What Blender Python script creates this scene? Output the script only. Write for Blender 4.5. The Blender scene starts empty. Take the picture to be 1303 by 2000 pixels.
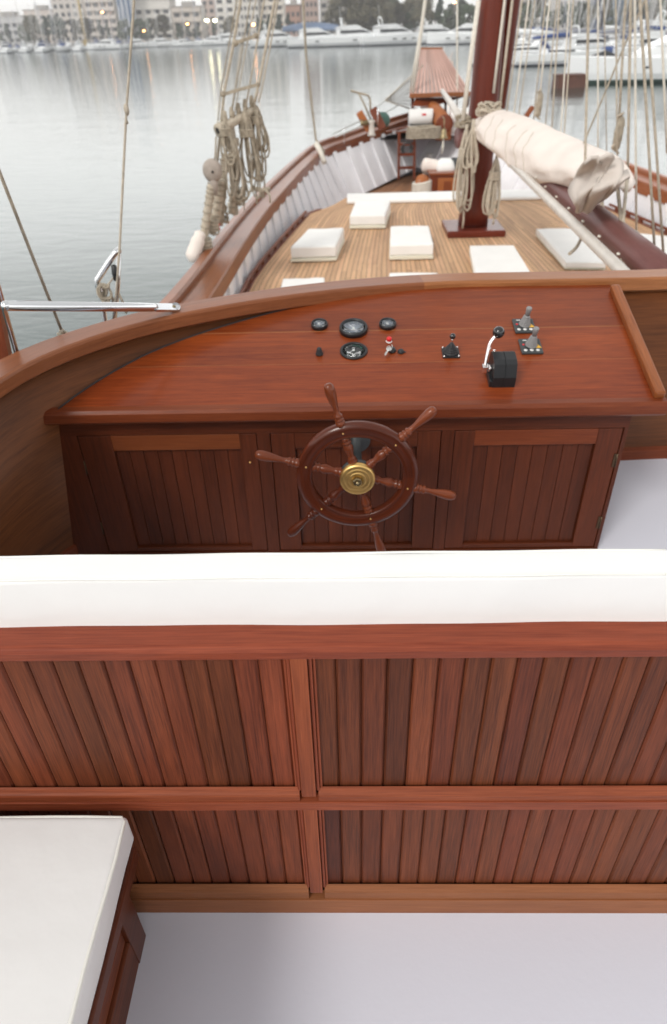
import bpy, bmesh, math, random
from mathutils import Vector, Matrix, Euler
random.seed(7)
HAZE=.0008
R=math.radians; PI=math.pi
scene=bpy.context.scene
col=scene.collection
V=Vector
# ------------------------------------------------------------------ camera
FPX=1320.0; CAMP=V((0,0,4.3))
_r=V((1,-.0125,-.0236)); _f=V((0,-945.0,FPX)); _f.x=-(_r.y*_f.y+_r.z*_f.z)
_r.normalize(); _f.normalize(); _d=_f.cross(_r)
def ray(px,py):
    v=V((px-651.5,py-1000.0,FPX)); return V((v.dot(_r),v.dot(_f),-v.dot(_d)))
def atz(px,py,z): d=ray(px,py); return CAMP+d*((z-CAMP.z)/d.z)
def aty(px,py,y): d=ray(px,py); return CAMP+d*(y/d.y)
def atx(px,py,x): d=ray(px,py); return CAMP+d*(x/d.x)
def atp(px,py,p0,n): d=ray(px,py); return CAMP+d*((p0-CAMP).dot(n)/d.dot(n))
cam=bpy.data.objects.new('camera',bpy.data.cameras.new('camera')); col.objects.link(cam)
cd=cam.data; cd.sensor_fit='VERTICAL'; cd.sensor_height=36; cd.lens=FPX/2000*36; cd.clip_start=.05; cd.clip_end=5000
# image axes -> world
xr=V((_r.x,_f.x,-_d.x)); yd=V((_r.y,_f.y,-_d.y)); zf=V((_r.z,_f.z,-_d.z))
cam.matrix_world=Matrix(((xr.x,-yd.x,-zf.x,0),(xr.y,-yd.y,-zf.y,0),(xr.z,-yd.z,-zf.z,4.3),(0,0,0,1)))
cd.dof.use_dof=True; cd.dof.focus_distance=1.45; cd.dof.aperture_fstop=3.8
scene.camera=cam
# ------------------------------------------------------------------ materials
def nd(t,k,**kw):
    n=t.nodes.new(k)
    for a,b in kw.items(): setattr(n,a,b)
    return n
def mat(name,colr,rough=.5,metal=0,coat=0,spec=.5,bump=0,bscale=50,var=0,vscale=3,emit=None,estr=0,coatr=.1):
    m=bpy.data.materials.new(name); m.use_nodes=True; t=m.node_tree; b=t.nodes['Principled BSDF']
    b.inputs['Base Color'].default_value=(*colr,1); b.inputs['Roughness'].default_value=rough; b.inputs['Metallic'].default_value=metal
    b.inputs['Coat Weight'].default_value=coat; b.inputs['Coat Roughness'].default_value=coatr; b.inputs['Specular IOR Level'].default_value=spec
    if var or bump: tc=nd(t,'ShaderNodeTexCoord')
    if var:
        n=nd(t,'ShaderNodeTexNoise'); n.inputs['Scale'].default_value=vscale; n.inputs['Detail'].default_value=6
        t.links.new(tc.outputs['Object'],n.inputs['Vector'])
        mx=nd(t,'ShaderNodeMix',data_type='RGBA'); mx.inputs[6].default_value=(*[c*(1-var) for c in colr],1); mx.inputs[7].default_value=(*[min(1,c*(1+var)) for c in colr],1)
        mr=nd(t,'ShaderNodeMapRange'); mr.inputs[1].default_value=.3; mr.inputs[2].default_value=.7
        t.links.new(n.outputs[0],mr.inputs[0]); t.links.new(mr.outputs[0],mx.inputs[0]); t.links.new(mx.outputs[2],b.inputs['Base Color'])
        mr2=nd(t,'ShaderNodeMapRange'); mr2.inputs[3].default_value=rough*.85; mr2.inputs[4].default_value=min(1,rough*1.2)
        t.links.new(n.outputs[0],mr2.inputs[0]); t.links.new(mr2.outputs[0],b.inputs['Roughness'])
    if bump:
        n2=nd(t,'ShaderNodeTexNoise'); n2.inputs['Scale'].default_value=bscale; n2.inputs['Detail'].default_value=4
        t.links.new(tc.outputs['Object'],n2.inputs['Vector'])
        bp=nd(t,'ShaderNodeBump'); bp.inputs['Strength'].default_value=min(1,bump); bp.inputs['Distance'].default_value=.004 if bscale>8 else .02
        t.links.new(n2.outputs[0],bp.inputs['Height']); t.links.new(bp.outputs[0],b.inputs['Normal'])
    if emit: b.inputs['Emission Color'].default_value=(*emit,1); b.inputs['Emission Strength'].default_value=estr
    return m
def wood(name,dark,light,amp=.5,rough=.35,coat=.3,coatr=.15,grain=1.0,hue=.0,bump=.15,worn=0):
    m=bpy.data.materials.new(name); m.use_nodes=True; t=m.node_tree; b=t.nodes['Principled BSDF']; L=t.links.new
    uv=nd(t,'ShaderNodeUVMap'); at=nd(t,'ShaderNodeAttribute',attribute_name='tone')
    sp=nd(t,'ShaderNodeSeparateXYZ'); L(uv.outputs[0],sp.inputs[0])
    def mth(op,a,bb,c=None):
        n=nd(t,'ShaderNodeMath',operation=op)
        for i,x in enumerate((a,bb,c)):
            if x is None: continue
            if isinstance(x,(int,float)): n.inputs[i].default_value=x
            else: L(x,n.inputs[i])
        return n.outputs[0]
    tone=at.outputs['Fac']
    def vec(su,sv):
        c=nd(t,'ShaderNodeCombineXYZ')
        L(mth('MULTIPLY_ADD',sp.outputs[0],su,mth('MULTIPLY',tone,57.3)),c.inputs[0])
        L(mth('MULTIPLY_ADD',sp.outputs[1],sv,mth('MULTIPLY',tone,91.7)),c.inputs[1])
        L(mth('MULTIPLY',tone,33.1),c.inputs[2]); return c.outputs[0]
    n1=nd(t,'ShaderNodeTexNoise'); n1.inputs['Scale'].default_value=1; n1.inputs['Detail'].default_value=7; n1.inputs['Roughness'].default_value=.62; n1.inputs['Distortion'].default_value=1.2
    L(vec(2.4*grain,62*grain),n1.inputs['Vector'])
    n2=nd(t,'ShaderNodeTexNoise'); n2.inputs['Scale'].default_value=1; n2.inputs['Detail'].default_value=3
    L(vec(14*grain,430*grain),n2.inputs['Vector'])
    n3=nd(t,'ShaderNodeTexNoise'); n3.inputs['Scale'].default_value=1; n3.inputs['Detail'].default_value=3
    L(vec(1.3,5),n3.inputs['Vector'])
    f=mth('ADD',mth('MULTIPLY',n1.outputs[0],.6),mth('ADD',mth('MULTIPLY',n2.outputs[0],.5),mth('MULTIPLY',n3.outputs[0],.4)))
    mr=nd(t,'ShaderNodeMapRange'); mr.inputs[1].default_value=.53; mr.inputs[2].default_value=.98; L(f,mr.inputs[0])
    mx=nd(t,'ShaderNodeMix',data_type='RGBA'); mx.inputs[6].default_value=(*dark,1); mx.inputs[7].default_value=(*light,1); L(mr.outputs[0],mx.inputs[0])
    hs=nd(t,'ShaderNodeHueSaturation'); L(mx.outputs[2],hs.inputs['Color'])
    L(mth('MULTIPLY_ADD',tone,amp,1-amp/2),hs.inputs['Value'])
    L(mth('MULTIPLY_ADD',mth('FRACT',mth('MULTIPLY',tone,7.31),0),hue,.5-hue/2),hs.inputs['Hue'])
    outc=hs.outputs[0]
    L(outc,b.inputs['Base Color'])
    mr3=nd(t,'ShaderNodeMapRange'); mr3.inputs[3].default_value=rough*.8; mr3.inputs[4].default_value=min(1,rough*1.35); L(n3.outputs[0],mr3.inputs[0]); L(mr3.outputs[0],b.inputs['Roughness'])
    b.inputs['Coat Weight'].default_value=coat; b.inputs['Coat Roughness'].default_value=coatr; b.inputs['Coat IOR'].default_value=1.4; b.inputs['Specular IOR Level'].default_value=.22
    bp=nd(t,'ShaderNodeBump'); bp.inputs['Strength'].default_value=bump; bp.inputs['Distance'].default_value=.0015
    L(mth('ADD',n2.outputs[0],n1.outputs[0]),bp.inputs['Height']); L(bp.outputs[0],b.inputs['Normal'])
    # the coat keeps a gently wavy normal so that reflections break up as on brushed varnish
    bp2=nd(t,'ShaderNodeBump'); bp2.inputs['Strength'].default_value=.12; bp2.inputs['Distance'].default_value=.004; L(n1.outputs[0],bp2.inputs['Height']); L(bp2.outputs[0],b.inputs['Coat Normal'])
    return m
M={}
M['console']=wood('varnished mahogany',(.10,.014,.0025),(.30,.062,.012),amp=0.3,rough=.4,coat=0.32,coatr=0.1,hue=.01)
M['nosing']=wood('mahogany edge',(.10,.018,.006),(.22,.052,.016),amp=.3,rough=.4,coat=0.2)
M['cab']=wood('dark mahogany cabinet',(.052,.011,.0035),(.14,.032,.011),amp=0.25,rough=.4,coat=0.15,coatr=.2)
M['cabl']=wood('light mahogany board',(.13,.03,.008),(.22,.06,.018),amp=.2,rough=.4,coat=0.15)
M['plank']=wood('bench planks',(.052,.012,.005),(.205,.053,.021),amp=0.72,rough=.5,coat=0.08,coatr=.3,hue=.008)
M['brail']=wood('bench rail wood',(.14,.028,.011),(.31,.078,.031),amp=0.25,rough=.48,coat=0.08,coatr=.3,hue=.01)
M['brail2']=wood('bench foot rail wood',(.18,.06,.021),(.31,.115,.046),amp=.3,rough=.5,coat=0.08,coatr=.3)
M['cap']=wood('coaming cap wood',(.17,.056,.018),(.35,.13,.048),amp=.55,rough=.42,coat=0.18,coatr=.25,hue=.012)
M['coam']=wood('coaming plywood',(.060,.018,.0045),(.165,.052,.014),amp=.3,rough=.45,coat=0.15,coatr=.2,grain=.7)
M['bulw']=wood('brown varnished bulwark wood',(.12,.030,.009),(.30,.086,.026),amp=0.5,rough=.36,coat=0.3,coatr=.15,hue=.012)
M['bulws']=wood('starboard varnished bulwark wood',(.17,.045,.012),(.36,.11,.032),amp=.35,rough=.36,coat=.3,coatr=.15)  # warmer, lighter tone of the bulwark wood, starboard rail only
M['orange']=wood('bright varnished wood',(.24,.07,.02),(.42,.15,.05),amp=.3,rough=.35,coat=.5)
M['teak']=wood('teak deck',(.46,.27,.15),(.69,.45,.275),amp=0.3,rough=.6,coat=0,grain=.6,hue=0.006)
M['teakd']=wood('old teak deck',(.26,.12,.06),(.40,.21,.115),amp=0.4,rough=.6,coat=0,grain=.6)
M['mast']=wood('maroon mast wood',(.085,.013,.006),(.17,.030,.014),amp=.2,rough=.34,coat=0.3,coatr=.18)
M['boom']=wood('maroon boom wood',(.11,.04,.036),(.19,.078,.07),amp=.2,rough=.5,coat=.2,coatr=.35)
M['wheel']=wood('wheel wood',(.045,.009,.004),(.13,.027,.010),amp=.3,rough=.3,coat=0.4,coatr=.1)
M['wheell']=wood('spoke wood',(.10,.020,.007),(.22,.052,.017),amp=.3,rough=.3,coat=0.4,coatr=.1)
M['slat']=wood('weathered slat wood',(.46,.27,.22),(.64,.43,.37),amp=.3,rough=.6,coat=0)
M['white']=mat('white paint',(.82,.82,.85),.35,coat=.1,var=.04,vscale=4,bump=.1,bscale=20)
M['floor']=mat('lilac white deck paint',(.69,.705,.79),.45,var=.015,vscale=1.5,bump=.10,bscale=60)
M['vinyl']=mat('white vinyl',(.80,.80,.795),.42,var=.015,vscale=5,bump=.22,bscale=7)
M['piping']=mat('cream piping',(.82,.82,.77),.5)
M['matt']=mat('mattress cloth',(.86,.86,.84),.7,var=.03,vscale=5,bump=.5,bscale=5)
M['mattd']=mat('mattress cream side',(.74,.72,.60),.7)
M['canvas']=mat('cream canvas',(.80,.72,.66),.75,var=.06,vscale=3,bump=.6,bscale=4)
M['canvasd']=mat('grey canvas',(.58,.52,.47),.8,var=.1,vscale=4,bump=.6,bscale=4)
M['rope']=mat('beige rope',(.49,.43,.345),.8,var=.2,vscale=40,bump=1,bscale=160)
M['roped']=mat('weathered rope',(.36,.31,.24),.85,var=.3,vscale=25,bump=1,bscale=120)
M['ropew']=mat('white rope',(.72,.68,.60),.8,var=.1,vscale=40,bump=1,bscale=160)
M['steel']=mat('stainless steel',(.75,.76,.78),.16,metal=1)
M['chrome']=mat('chrome',(.85,.8,.78),.08,metal=1)
M['greyal']=mat('painted pale spar',(.58,.54,.49),.4,var=.08,vscale=6)
M['brass']=mat('brass',(.90,.60,.22),.38,metal=1,var=.08,vscale=30)
M['brassd']=mat('old brass',(.30,.24,.14),.4,metal=1)
M['black']=mat('black plastic',(.012,.013,.015),.38)
M['rubber']=mat('black rubber',(.018,.018,.02),.55,bump=.2,bscale=200)
M['blackg']=mat('gloss black',(.01,.01,.011),.12,coat=.5)
M['greyp']=mat('grey plastic',(.24,.235,.235),.5)
M['dgrey']=mat('dark grey plate',(.045,.05,.052),.45)
M['dial']=mat('gauge dial',(.27,.31,.37),.4)
M['dialb']=mat('black gauge dial',(.02,.024,.026),.4)
M['tick']=mat('dial marks',(.75,.77,.77),.5)
M['green']=mat('green marks',(.10,.42,.30),.5)
M['red']=mat('red plastic',(.65,.015,.02),.35)
M['yellow']=mat('yellow sticker',(.75,.42,.04),.45)
M['whitep']=mat('white plastic',(.75,.74,.72),.4)
M['caulk']=mat('dark caulking',(.03,.025,.022),.7)
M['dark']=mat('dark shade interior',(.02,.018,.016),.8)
M['greywall']=mat('grey bulkhead paint',(.55,.54,.60),.5,var=.05)
M['olive']=mat('green cloth',(.05,.11,.09),.7)
M['blockw']=mat('weathered grey wood',(.36,.31,.27),.7,var=.15,vscale=20)
M['hingem']=mat('dark hinge brass',(.12,.08,.05),.45,metal=1)
M['pont']=mat('worn brown pontoon',(.11,.045,.03),.8,var=.2,vscale=2)
M['keym']=mat('key metal',(.55,.55,.53),.35,metal=.6)
M['netm']=mat('net cord',(.45,.45,.43),.8)
def glassm():
    m=bpy.data.materials.new('gauge glass'); m.use_nodes=True; b=m.node_tree.nodes['Principled BSDF']
    b.inputs['Base Color'].default_value=(1,1,1,1); b.inputs['Roughness'].default_value=.03; b.inputs['Transmission Weight'].default_value=1; b.inputs['IOR'].default_value=1.2
    return m
M['glass']=glassm()
# ------------------------------------------------------------------ mesh builder
ORG={}
class MB:
    def __init__(s): s.v=[]; s.f=[]; s.uv=[]; s.tn=[]; s.mi=[]; s.t=.5; s.m=0; s.sm=[]; s.smooth=False
    def add(s,vs,fs,uvs=None,tone=None,smooth=None):
        o=len(s.v); s.v+= [V(x) for x in vs]
        for i,f in enumerate(fs):
            s.f.append([o+k for k in f]); s.mi.append(s.m); s.sm.append(s.smooth if smooth is None else smooth)
            s.tn.append(s.t if tone is None else tone)
            s.uv.append(uvs[i] if uvs else [(0,0)]*len(f))
    def box(s,c,size,rot=None,tone=None,uax=None):
        c=V(c); hx,hy,hz=[a/2 for a in size]
        P=[V((x,y,z)) for x in(-hx,hx) for y in(-hy,hy) for z in(-hz,hz)]
        F=[(0,1,3,2),(4,6,7,5),(0,4,5,1),(2,3,7,6),(0,2,6,4),(1,5,7,3)]
        la=uax if uax is not None else max(range(3),key=lambda i:size[i])
        U=[]
        for fi,f in enumerate(F):
            nax=(0,0,1,1,2,2)[fi]; oth=[a for a in range(3) if a!=nax and a!=la]
            if nax==la: U.append([(P[k][(la+1)%3]*.3,P[k][(la+2)%3]) for k in f])
            else: U.append([(P[k][la],P[k][oth[0]]+nax*.37) for k in f])
        if rot is not None: P=[rot@p for p in P]
        s.add([p+c for p in P],F,U,tone,False)
    def bar(s,a,b,w,h,up=(0,0,1),tone=None):
        a=V(a);b=V(b);d=b-a;L=d.length;x=d.normalized();z=V(up)-x*V(up).dot(x);z.normalize();y=z.cross(x)
        rot=Matrix((x,y,z)).transposed(); s.box((a+b)/2,(L,w,h),rot,tone,0)
    def loft(s,rings,closed=True,caps=True,smooth=True,tone=None,us=None):
        n=len(rings[0]); vs=[p for r in rings for p in r]; fs=[];uv=[]
        if us is None:
            us=[0]
            for i in range(1,len(rings)): us.append(us[-1]+(V(rings[i][0])-V(rings[i-1][0])).length)
        vv=[0]
        r0=max(rings,key=lambda r:sum((V(r[i])-V(r[i-1])).length for i in range(n)))
        for j in range(1,n+1): vv.append(vv[-1]+(V(r0[j%n])-V(r0[j-1])).length)
        for i in range(len(rings)-1):
            for j in range(n if closed else n-1):
                k=(j+1)%n
                fs.append((i*n+j,i*n+k,(i+1)*n+k,(i+1)*n+j)); uv.append([(us[i],vv[j]),(us[i],vv[j+1]),(us[i+1],vv[j+1]),(us[i+1],vv[j])])
        s.add(vs,fs,uv,tone,smooth)
        if caps and closed:
            o=len(s.v)-len(vs)
            for base,rev in((0,True),((len(rings)-1)*n,False)):
                f=[o+base+j for j in range(n)]
                if rev: f=f[::-1]
                s.f.append(f); s.mi.append(s.m); s.sm.append(False); s.tn.append(s.t if tone is None else tone)
                c=V(s.v[f[0]]); s.uv.append([((s.v[k]-c).x*.3,(s.v[k]-c).z+(s.v[k]-c).y) for k in f])
    def tube(s,path,r,n=8,tone=None,caps=True,squash=1):
        path=[V(p) for p in path]; N=len(path); rr=r if isinstance(r,(list,tuple)) else [r]*N
        rings=[];prev=None
        for i in range(N):
            t=(path[min(i+1,N-1)]-path[max(i-1,0)]); 
            if t.length<1e-9: t=V((0,0,1))
            t.normalize()
            if prev is None:
                a=V((0,0,1)) if abs(t.z)<.9 else V((0,1,0)); prev=a
            x=prev-t*prev.dot(t)
            if x.length<1e-6: x=t.orthogonal()
            x.normalize(); y=t.cross(x); prev=x
            rings.append([path[i]+x*math.cos(2*PI*k/n)*rr[i]+y*math.sin(2*PI*k/n)*rr[i]*squash for k in range(n)])
        s.loft(rings,True,caps,True,tone)
    def lathe(s,prof,o,ax,n=24,tone=None,smooth=True):
        o=V(o);ax=V(ax).normalized(); x=ax.orthogonal().normalized(); y=ax.cross(x)
        rings=[[o+ax*h+x*math.cos(2*PI*k/n)*r+y*math.sin(2*PI*k/n)*r for k in range(n)] for r,h in prof]
        us=[0]
        for i in range(1,len(prof)): us.append(us[-1]+math.hypot(prof[i][0]-prof[i-1][0],prof[i][1]-prof[i-1][1]))
        s.loft(rings,True,True,smooth,tone,us)
    def prism(s,poly,ext,tone=None,ud=(1,0,0)):
        ext=V(ext); P=[V(p) for p in poly]; n=len(P); ud=V(ud)
        nn=(P[1]-P[0]).cross(P[2]-P[1]); 
        vd=ext.cross(ud); vd=vd.normalized() if vd.length>1e-9 else V((0,1,0))
        g=lambda p:(p.dot(ud),p.dot(vd))
        vs=P+[p+ext for p in P]
        fs=[tuple(range(n))[::-1],tuple(range(n,2*n))]; uv=[[g(vs[k]) for k in fs[0]],[g(vs[k]) for k in fs[1]]]
        for i in range(n):
            j=(i+1)%n; f=(i,j,n+j,n+i); fs.append(f); e=(P[j]-P[i]).length
            uv.append([(0,0),(e,0),(e,ext.length),(0,ext.length)])
        s.add(vs,fs,uv,tone,False)
    def sphere(s,c,r,n=12,m=8,sc=(1,1,1),tone=None):
        c=V(c); rings=[]
        for i in range(m+1):
            a=-PI/2+PI*i/m; rr=max(math.cos(a),.02)*r
            rings.append([c+V((rr*math.cos(2*PI*k/n)*sc[0],rr*math.sin(2*PI*k/n)*sc[1],r*math.sin(a)*sc[2])) for k in range(n)])
        s.loft(rings,True,True,True,tone)
    def build(s,name,mats,parent=None,bevel=0,segs=2,subsurf=0,origin=None,disp=None):
        if not isinstance(mats,(list,tuple)): mats=[mats]
        if parent is not None: o0=ORG[parent.name]
        elif origin is not None: o0=V(origin)
        else:
            xs=[v.x for v in s.v];ys=[v.y for v in s.v];zs=[v.z for v in s.v]
            o0=V(((min(xs)+max(xs))/2,(min(ys)+max(ys))/2,min(zs)))
        me=bpy.data.meshes.new(name); me.from_pydata([v-o0 for v in s.v],[],s.f)
        for m in mats: me.materials.append(m)
        ul=me.uv_layers.new(name='UVMap'); i=0
        flat=[c for u in s.uv for p in u for c in p]; ul.data.foreach_set('uv',flat)
        at=me.attributes.new('tone','FLOAT','FACE'); at.data.foreach_set('value',s.tn)
        me.polygons.foreach_set('material_index',s.mi); me.polygons.foreach_set('use_smooth',s.sm)
        bm=bmesh.new(); bm.from_mesh(me); bmesh.ops.recalc_face_normals(bm,faces=bm.faces); bm.to_mesh(me); bm.free()
        me.update()
        ob=bpy.data.objects.new(name,me); col.objects.link(ob)
        ORG[ob.name]=o0.copy()
        if parent is not None: ob.parent=parent
        else: ob.location=o0
        if bevel:
            bv=ob.modifiers.new('bevel','BEVEL'); bv.width=bevel; bv.segments=segs; bv.limit_method='ANGLE'; bv.angle_limit=R(40)
        if subsurf:
            ss=ob.modifiers.new('sub','SUBSURF'); ss.levels=subsurf; ss.render_levels=subsurf
        return ob
def tag(o,label,cat,group=None):
    o['label']=label;o['category']=cat
    if group:o['group']=group
    return o
def thing(name,label,cat,loc=(0,0,0),group=None,rz=0):
    o=bpy.data.objects.new(name,None); col.objects.link(o); o.location=loc; o.empty_display_size=.1; o.rotation_euler=(0,0,rz)
    ORG[o.name]=V(loc); return tag(o,label,cat,group)
def struct(o): o['kind']='structure'; return o
def copy_tree(root,loc,rz=0,scale=None,label=None,group=None):
    r=root.copy(); col.objects.link(r); r.location=loc; r.rotation_euler=(0,0,rz)
    if scale is not None: r.scale=scale if isinstance(scale,(tuple,list)) else (scale,)*3
    if label: r['label']=label
    if group: r['group']=group
    for ch in list(root.children):
        c=ch.copy(); col.objects.link(c); c.parent=r
        for g in list(ch.children):
            d=g.copy(); col.objects.link(d); d.parent=c
    return r
def lerp(a,b,t): return V(a)*(1-t)+V(b)*t
def cat(pts,n=6):
    "catmull-rom through points"
    P=[V(p) for p in pts]; P=[P[0]*2-P[1]]+P+[P[-1]*2-P[-2]]; out=[]
    for i in range(1,len(P)-2):
        for k in range(n):
            t=k/n; a,b,c,d=P[i-1],P[i],P[i+1],P[i+2]
            out.append(.5*((2*b)+(c-a)*t+(2*a-5*b+4*c-d)*t*t+(3*b-a-3*c+d)*t**3))
    out.append(P[-2]); return out
def interp(xs,ys,x):
    if x<=xs[0]: return ys[0]
    for i in range(1,len(xs)):
        if x<=xs[i]: t=(x-xs[i-1])/(xs[i]-xs[i-1]); return ys[i-1]*(1-t)+ys[i]*t
    return ys[-1]
ORD=['first','second','third','fourth','fifth','sixth','seventh','eighth','ninth','tenth','eleventh','twelfth','thirteenth','fourteenth','fifteenth','sixteenth','seventeenth','eighteenth','nineteenth','twentieth','twenty-first','twenty-second','twenty-third','twenty-fourth','twenty-fifth','twenty-sixth','twenty-seventh','twenty-eighth','twenty-ninth','thirtieth','thirty-first','thirty-second','thirty-third','thirty-fourth','thirty-fifth','thirty-sixth','thirty-seventh','thirty-eighth','thirty-ninth','fortieth']
# ================================================================== WATER
def water():
    m=bpy.data.materials.new('harbour water'); m.use_nodes=True; t=m.node_tree; b=t.nodes['Principled BSDF']; L=t.links.new
    b.inputs['Base Color'].default_value=(.035,.062,.058,1); b.inputs['Roughness'].default_value=.06; b.inputs['IOR'].default_value=1.38
    tc=nd(t,'ShaderNodeTexCoord')
    mp=nd(t,'ShaderNodeMapping'); mp.inputs['Scale'].default_value=(.55,1.5,1); mp.inputs['Rotation'].default_value=(0,0,R(8)); L(tc.outputs['Object'],mp.inputs['Vector'])
    n=nd(t,'ShaderNodeTexNoise'); n.inputs['Scale'].default_value=1.6; n.inputs['Detail'].default_value=5; n.inputs['Roughness'].default_value=.55; n.inputs['Distortion'].default_value=.6; L(mp.outputs[0],n.inputs['Vector'])
    n2=nd(t,'ShaderNodeTexNoise'); n2.inputs['Scale'].default_value=.25; n2.inputs['Detail'].default_value=2; L(mp.outputs[0],n2.inputs['Vector'])
    ad=nd(t,'ShaderNodeMath',operation='MULTIPLY_ADD'); ad.inputs[1].default_value=1.5; L(n2.outputs[0],ad.inputs[0]); L(n.outputs[0],ad.inputs[2])
    bp=nd(t,'ShaderNodeBump'); bp.inputs['Strength'].default_value=.32; bp.inputs['Distance'].default_value=.04; L(ad.outputs[0],bp.inputs['Height']); L(bp.outputs[0],b.inputs['Normal'])
    return m
mb=MB(); S=900
mb.add([(-S,-200,0),(S,-200,0),(S,S,0),(-S,S,0)],[(0,1,2,3)])
struct(mb.build('water',water(),origin=(0,0,0)))
# ================================================================== COCKPIT FLOOR
FZ=2.6; ZT=3.46
mb=MB(); mb.box((1.75,.55,FZ-.03),(6.4,4.5,.06)); struct(mb.build('cockpit_floor',M['floor']))
# ------------------------------------------------------------------ coaming (curved wall + cap rail)
outer_px=[(0,695),(121,649),(207,623),(293,604),(370,589),(450,576),(515,565),(630,551),(784,542),(900,536),(1100,531),(1303,527)]
inner_px=[(0,736),(79,700),(207,651),(345,613),(431,599),(515,584),(630,569),(784,555),(900,550),(1100,546),(1303,542)]
out=[atz(x,y,ZT) for x,y in outer_px]; inn=[atz(x,y,ZT) for x,y in inner_px]
def resample(P,n):
    P=[V(p) for p in P]; d=[0]
    for i in range(1,len(P)): d.append(d[-1]+(P[i]-P[i-1]).length)
    o=[]
    for k in range(n):
        s=d[-1]*k/(n-1); i=1
        while i<len(d)-1 and d[i]<s: i+=1
        t=(s-d[i-1])/(d[i]-d[i-1]); o.append(P[i-1].lerp(P[i],t))
    return o
def mir(p,c=1.80): return V((2*c-p.x,p.y,p.z))
inn2=[V((-1.06,-1.6,ZT)),V((-1.09,-.6,ZT)),V((-1.10,.4,ZT)),V((-1.10,1.3,ZT))]+inn
rgt=[V((2.0,inn[-1].y-.0,ZT)),V((2.6,inn[-1].y-.02,ZT))]
inn2+= [V((1.8,2.78,ZT)),V((2.6,2.76,ZT)),V((3.3,2.75,ZT)),V((3.9,2.6,ZT)),V((4.4,2.25,ZT)),V((4.65,1.8,ZT)),V((4.7,1.0,ZT)),V((4.68,-.5,ZT)),V((4.6,-1.6,ZT))]
path=resample(cat(resample(cat(inn2,5),34),5),150)
CW=.125
def side(P,i,off):
    t=(P[min(i+1,len(P)-1)]-P[max(i-1,0)]); t.z=0; t.normalize(); n=V((-t.y,t.x,0)); return n*off
co=thing('cockpit_coaming','curved varnished wooden coaming with a thick cap rail wrapping round the helm','coaming',(-1.1,1,FZ))
mb=MB(); 
cut=[0,38,58,83,112,150]
for a,b in zip(cut[:-1],cut[1:]):
    rings=[]
    for i in range(a,min(b,149)+1):
        p=path[i]; q=lambda o,z:p+side(path,i,o)+V((0,0,z))
        rings.append([q(0,-.048),q(.0,-.010),q(.004,-.003),q(.012,0),q(CW-.012,0),q(CW-.003,-.004),q(CW,-.012),q(CW,-.055),q(.02,-.060)])
    mb.loft(rings,tone=random.random(),smooth=False)
mb.build('cap_rail',M['cap'],co)
mb=MB()
for o1,o2,z0,z1,mm in((.022,.062,FZ-.9,ZT-.05,0),):
    def lean(i,z): n_=side(path,i,1); return max(0,-n_.x)*.125*(ZT-z)/.86
    rings=[[path[i]+side(path,i,o1+lean(i,z0))+V((0,0,z0-ZT)),path[i]+side(path,i,o1)+V((0,0,z1-ZT)),path[i]+side(path,i,o2)+V((0,0,z1-ZT)),path[i]+side(path,i,o2+lean(i,z0))+V((0,0,z0-ZT))] for i in range(150)]
    mb.loft(rings,smooth=True,tone=.4)
w=mb.build('wall_panel',M['coam'],co)
for p in w.data.polygons: p.use_smooth=abs(p.normal.z)<.5
mb=MB(); rings=[[path[i]+side(path,i,a+lean(i,FZ))+V((0,0,b-ZT)) for a,b in((.003,FZ),(.003,FZ+.05),(.021,FZ+.06),(.021,FZ))] for i in range(150)]
mb.loft(rings,smooth=False,tone=.7); mb.build('skirting',M['nosing'],co)
# ------------------------------------------------------------------ console
C0=V((0,2.07,3.262)); SL=R(14.3)
cu=V((1,0,0)); cv=V((0,math.cos(SL),math.sin(SL))); cn=V((0,-math.sin(SL),math.cos(SL)))
def cpt(px,py,h=0): return atp(px,py,C0+cn*h,cn)
def cl(p): q=p-C0; return (q.x,q.dot(cv))
def cw(u,v,h=0): return C0+cu*u+cv*v+cn*h
XL,XR=-1.034,1.062
console=thing('helm_console','sloping varnished mahogany helm console built against the coaming','console',(0,2.4,FZ))
# depth limit of the top along x, taken from the coaming wall
wallp=[path[i]+side(path,i,.016) for i in range(150)]
def wall_v(u):
    best=None
    for i in range(149):
        a,b=wallp[i],wallp[i+1]
        if a.y>1.9 and (a.x-u)*(b.x-u)<=0 and abs(a.x-b.x)>1e-6:
            t=(u-a.x)/(b.x-a.x); y=a.y+(b.y-a.y)*t
            if best is None or y>best: best=y
    if best is None: return 0
    return (best-2.07)/math.cos(SL)
s1=[cl(cpt(560,651)),cl(cpt(1213,633.5))]; s2=[cl(cpt(560,711)),cl(cpt(1200,701.5))]
v1=(s1[0][1]+s1[1][1])/2; v2=(s2[0][1]+s2[1][1])/2
mb=MB(); us=[XL+.004+(XR-XL-.008)*k/110 for k in range(111)]
def strip(va,vb,h,tone,mi=0):
    mb.m=mi
    for k in range(110):
        u0,u1=us[k],us[k+1]; w0,w1=wall_v(u0),wall_v(u1)
        a0,b0=min(va,w0),min(vb,w0); a1,b1=min(va,w1),min(vb,w1)
        if b0-a0<1e-4 and b1-a1<1e-4: continue
        mb.add([cw(u0,a0,h),cw(u1,a1,h),cw(u1,b1,h),cw(u0,b0,h)],[(0,1,2,3)],[[(u0,a0),(u1,a1),(u1,b1),(u0,b0)]],tone)
strip(0,v2-.001,0,.45); strip(v2-.001,v2+.0018,-.0002,.95,1); strip(v2+.0018,v1-.0035,0,.75); strip(v1-.0035,v1+.0025,-.0002,.99,1); strip(v1+.0025,9,0,.2)
# underside box
top=mb.build('console_top',[M['console'],M['brail2']],console)
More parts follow.
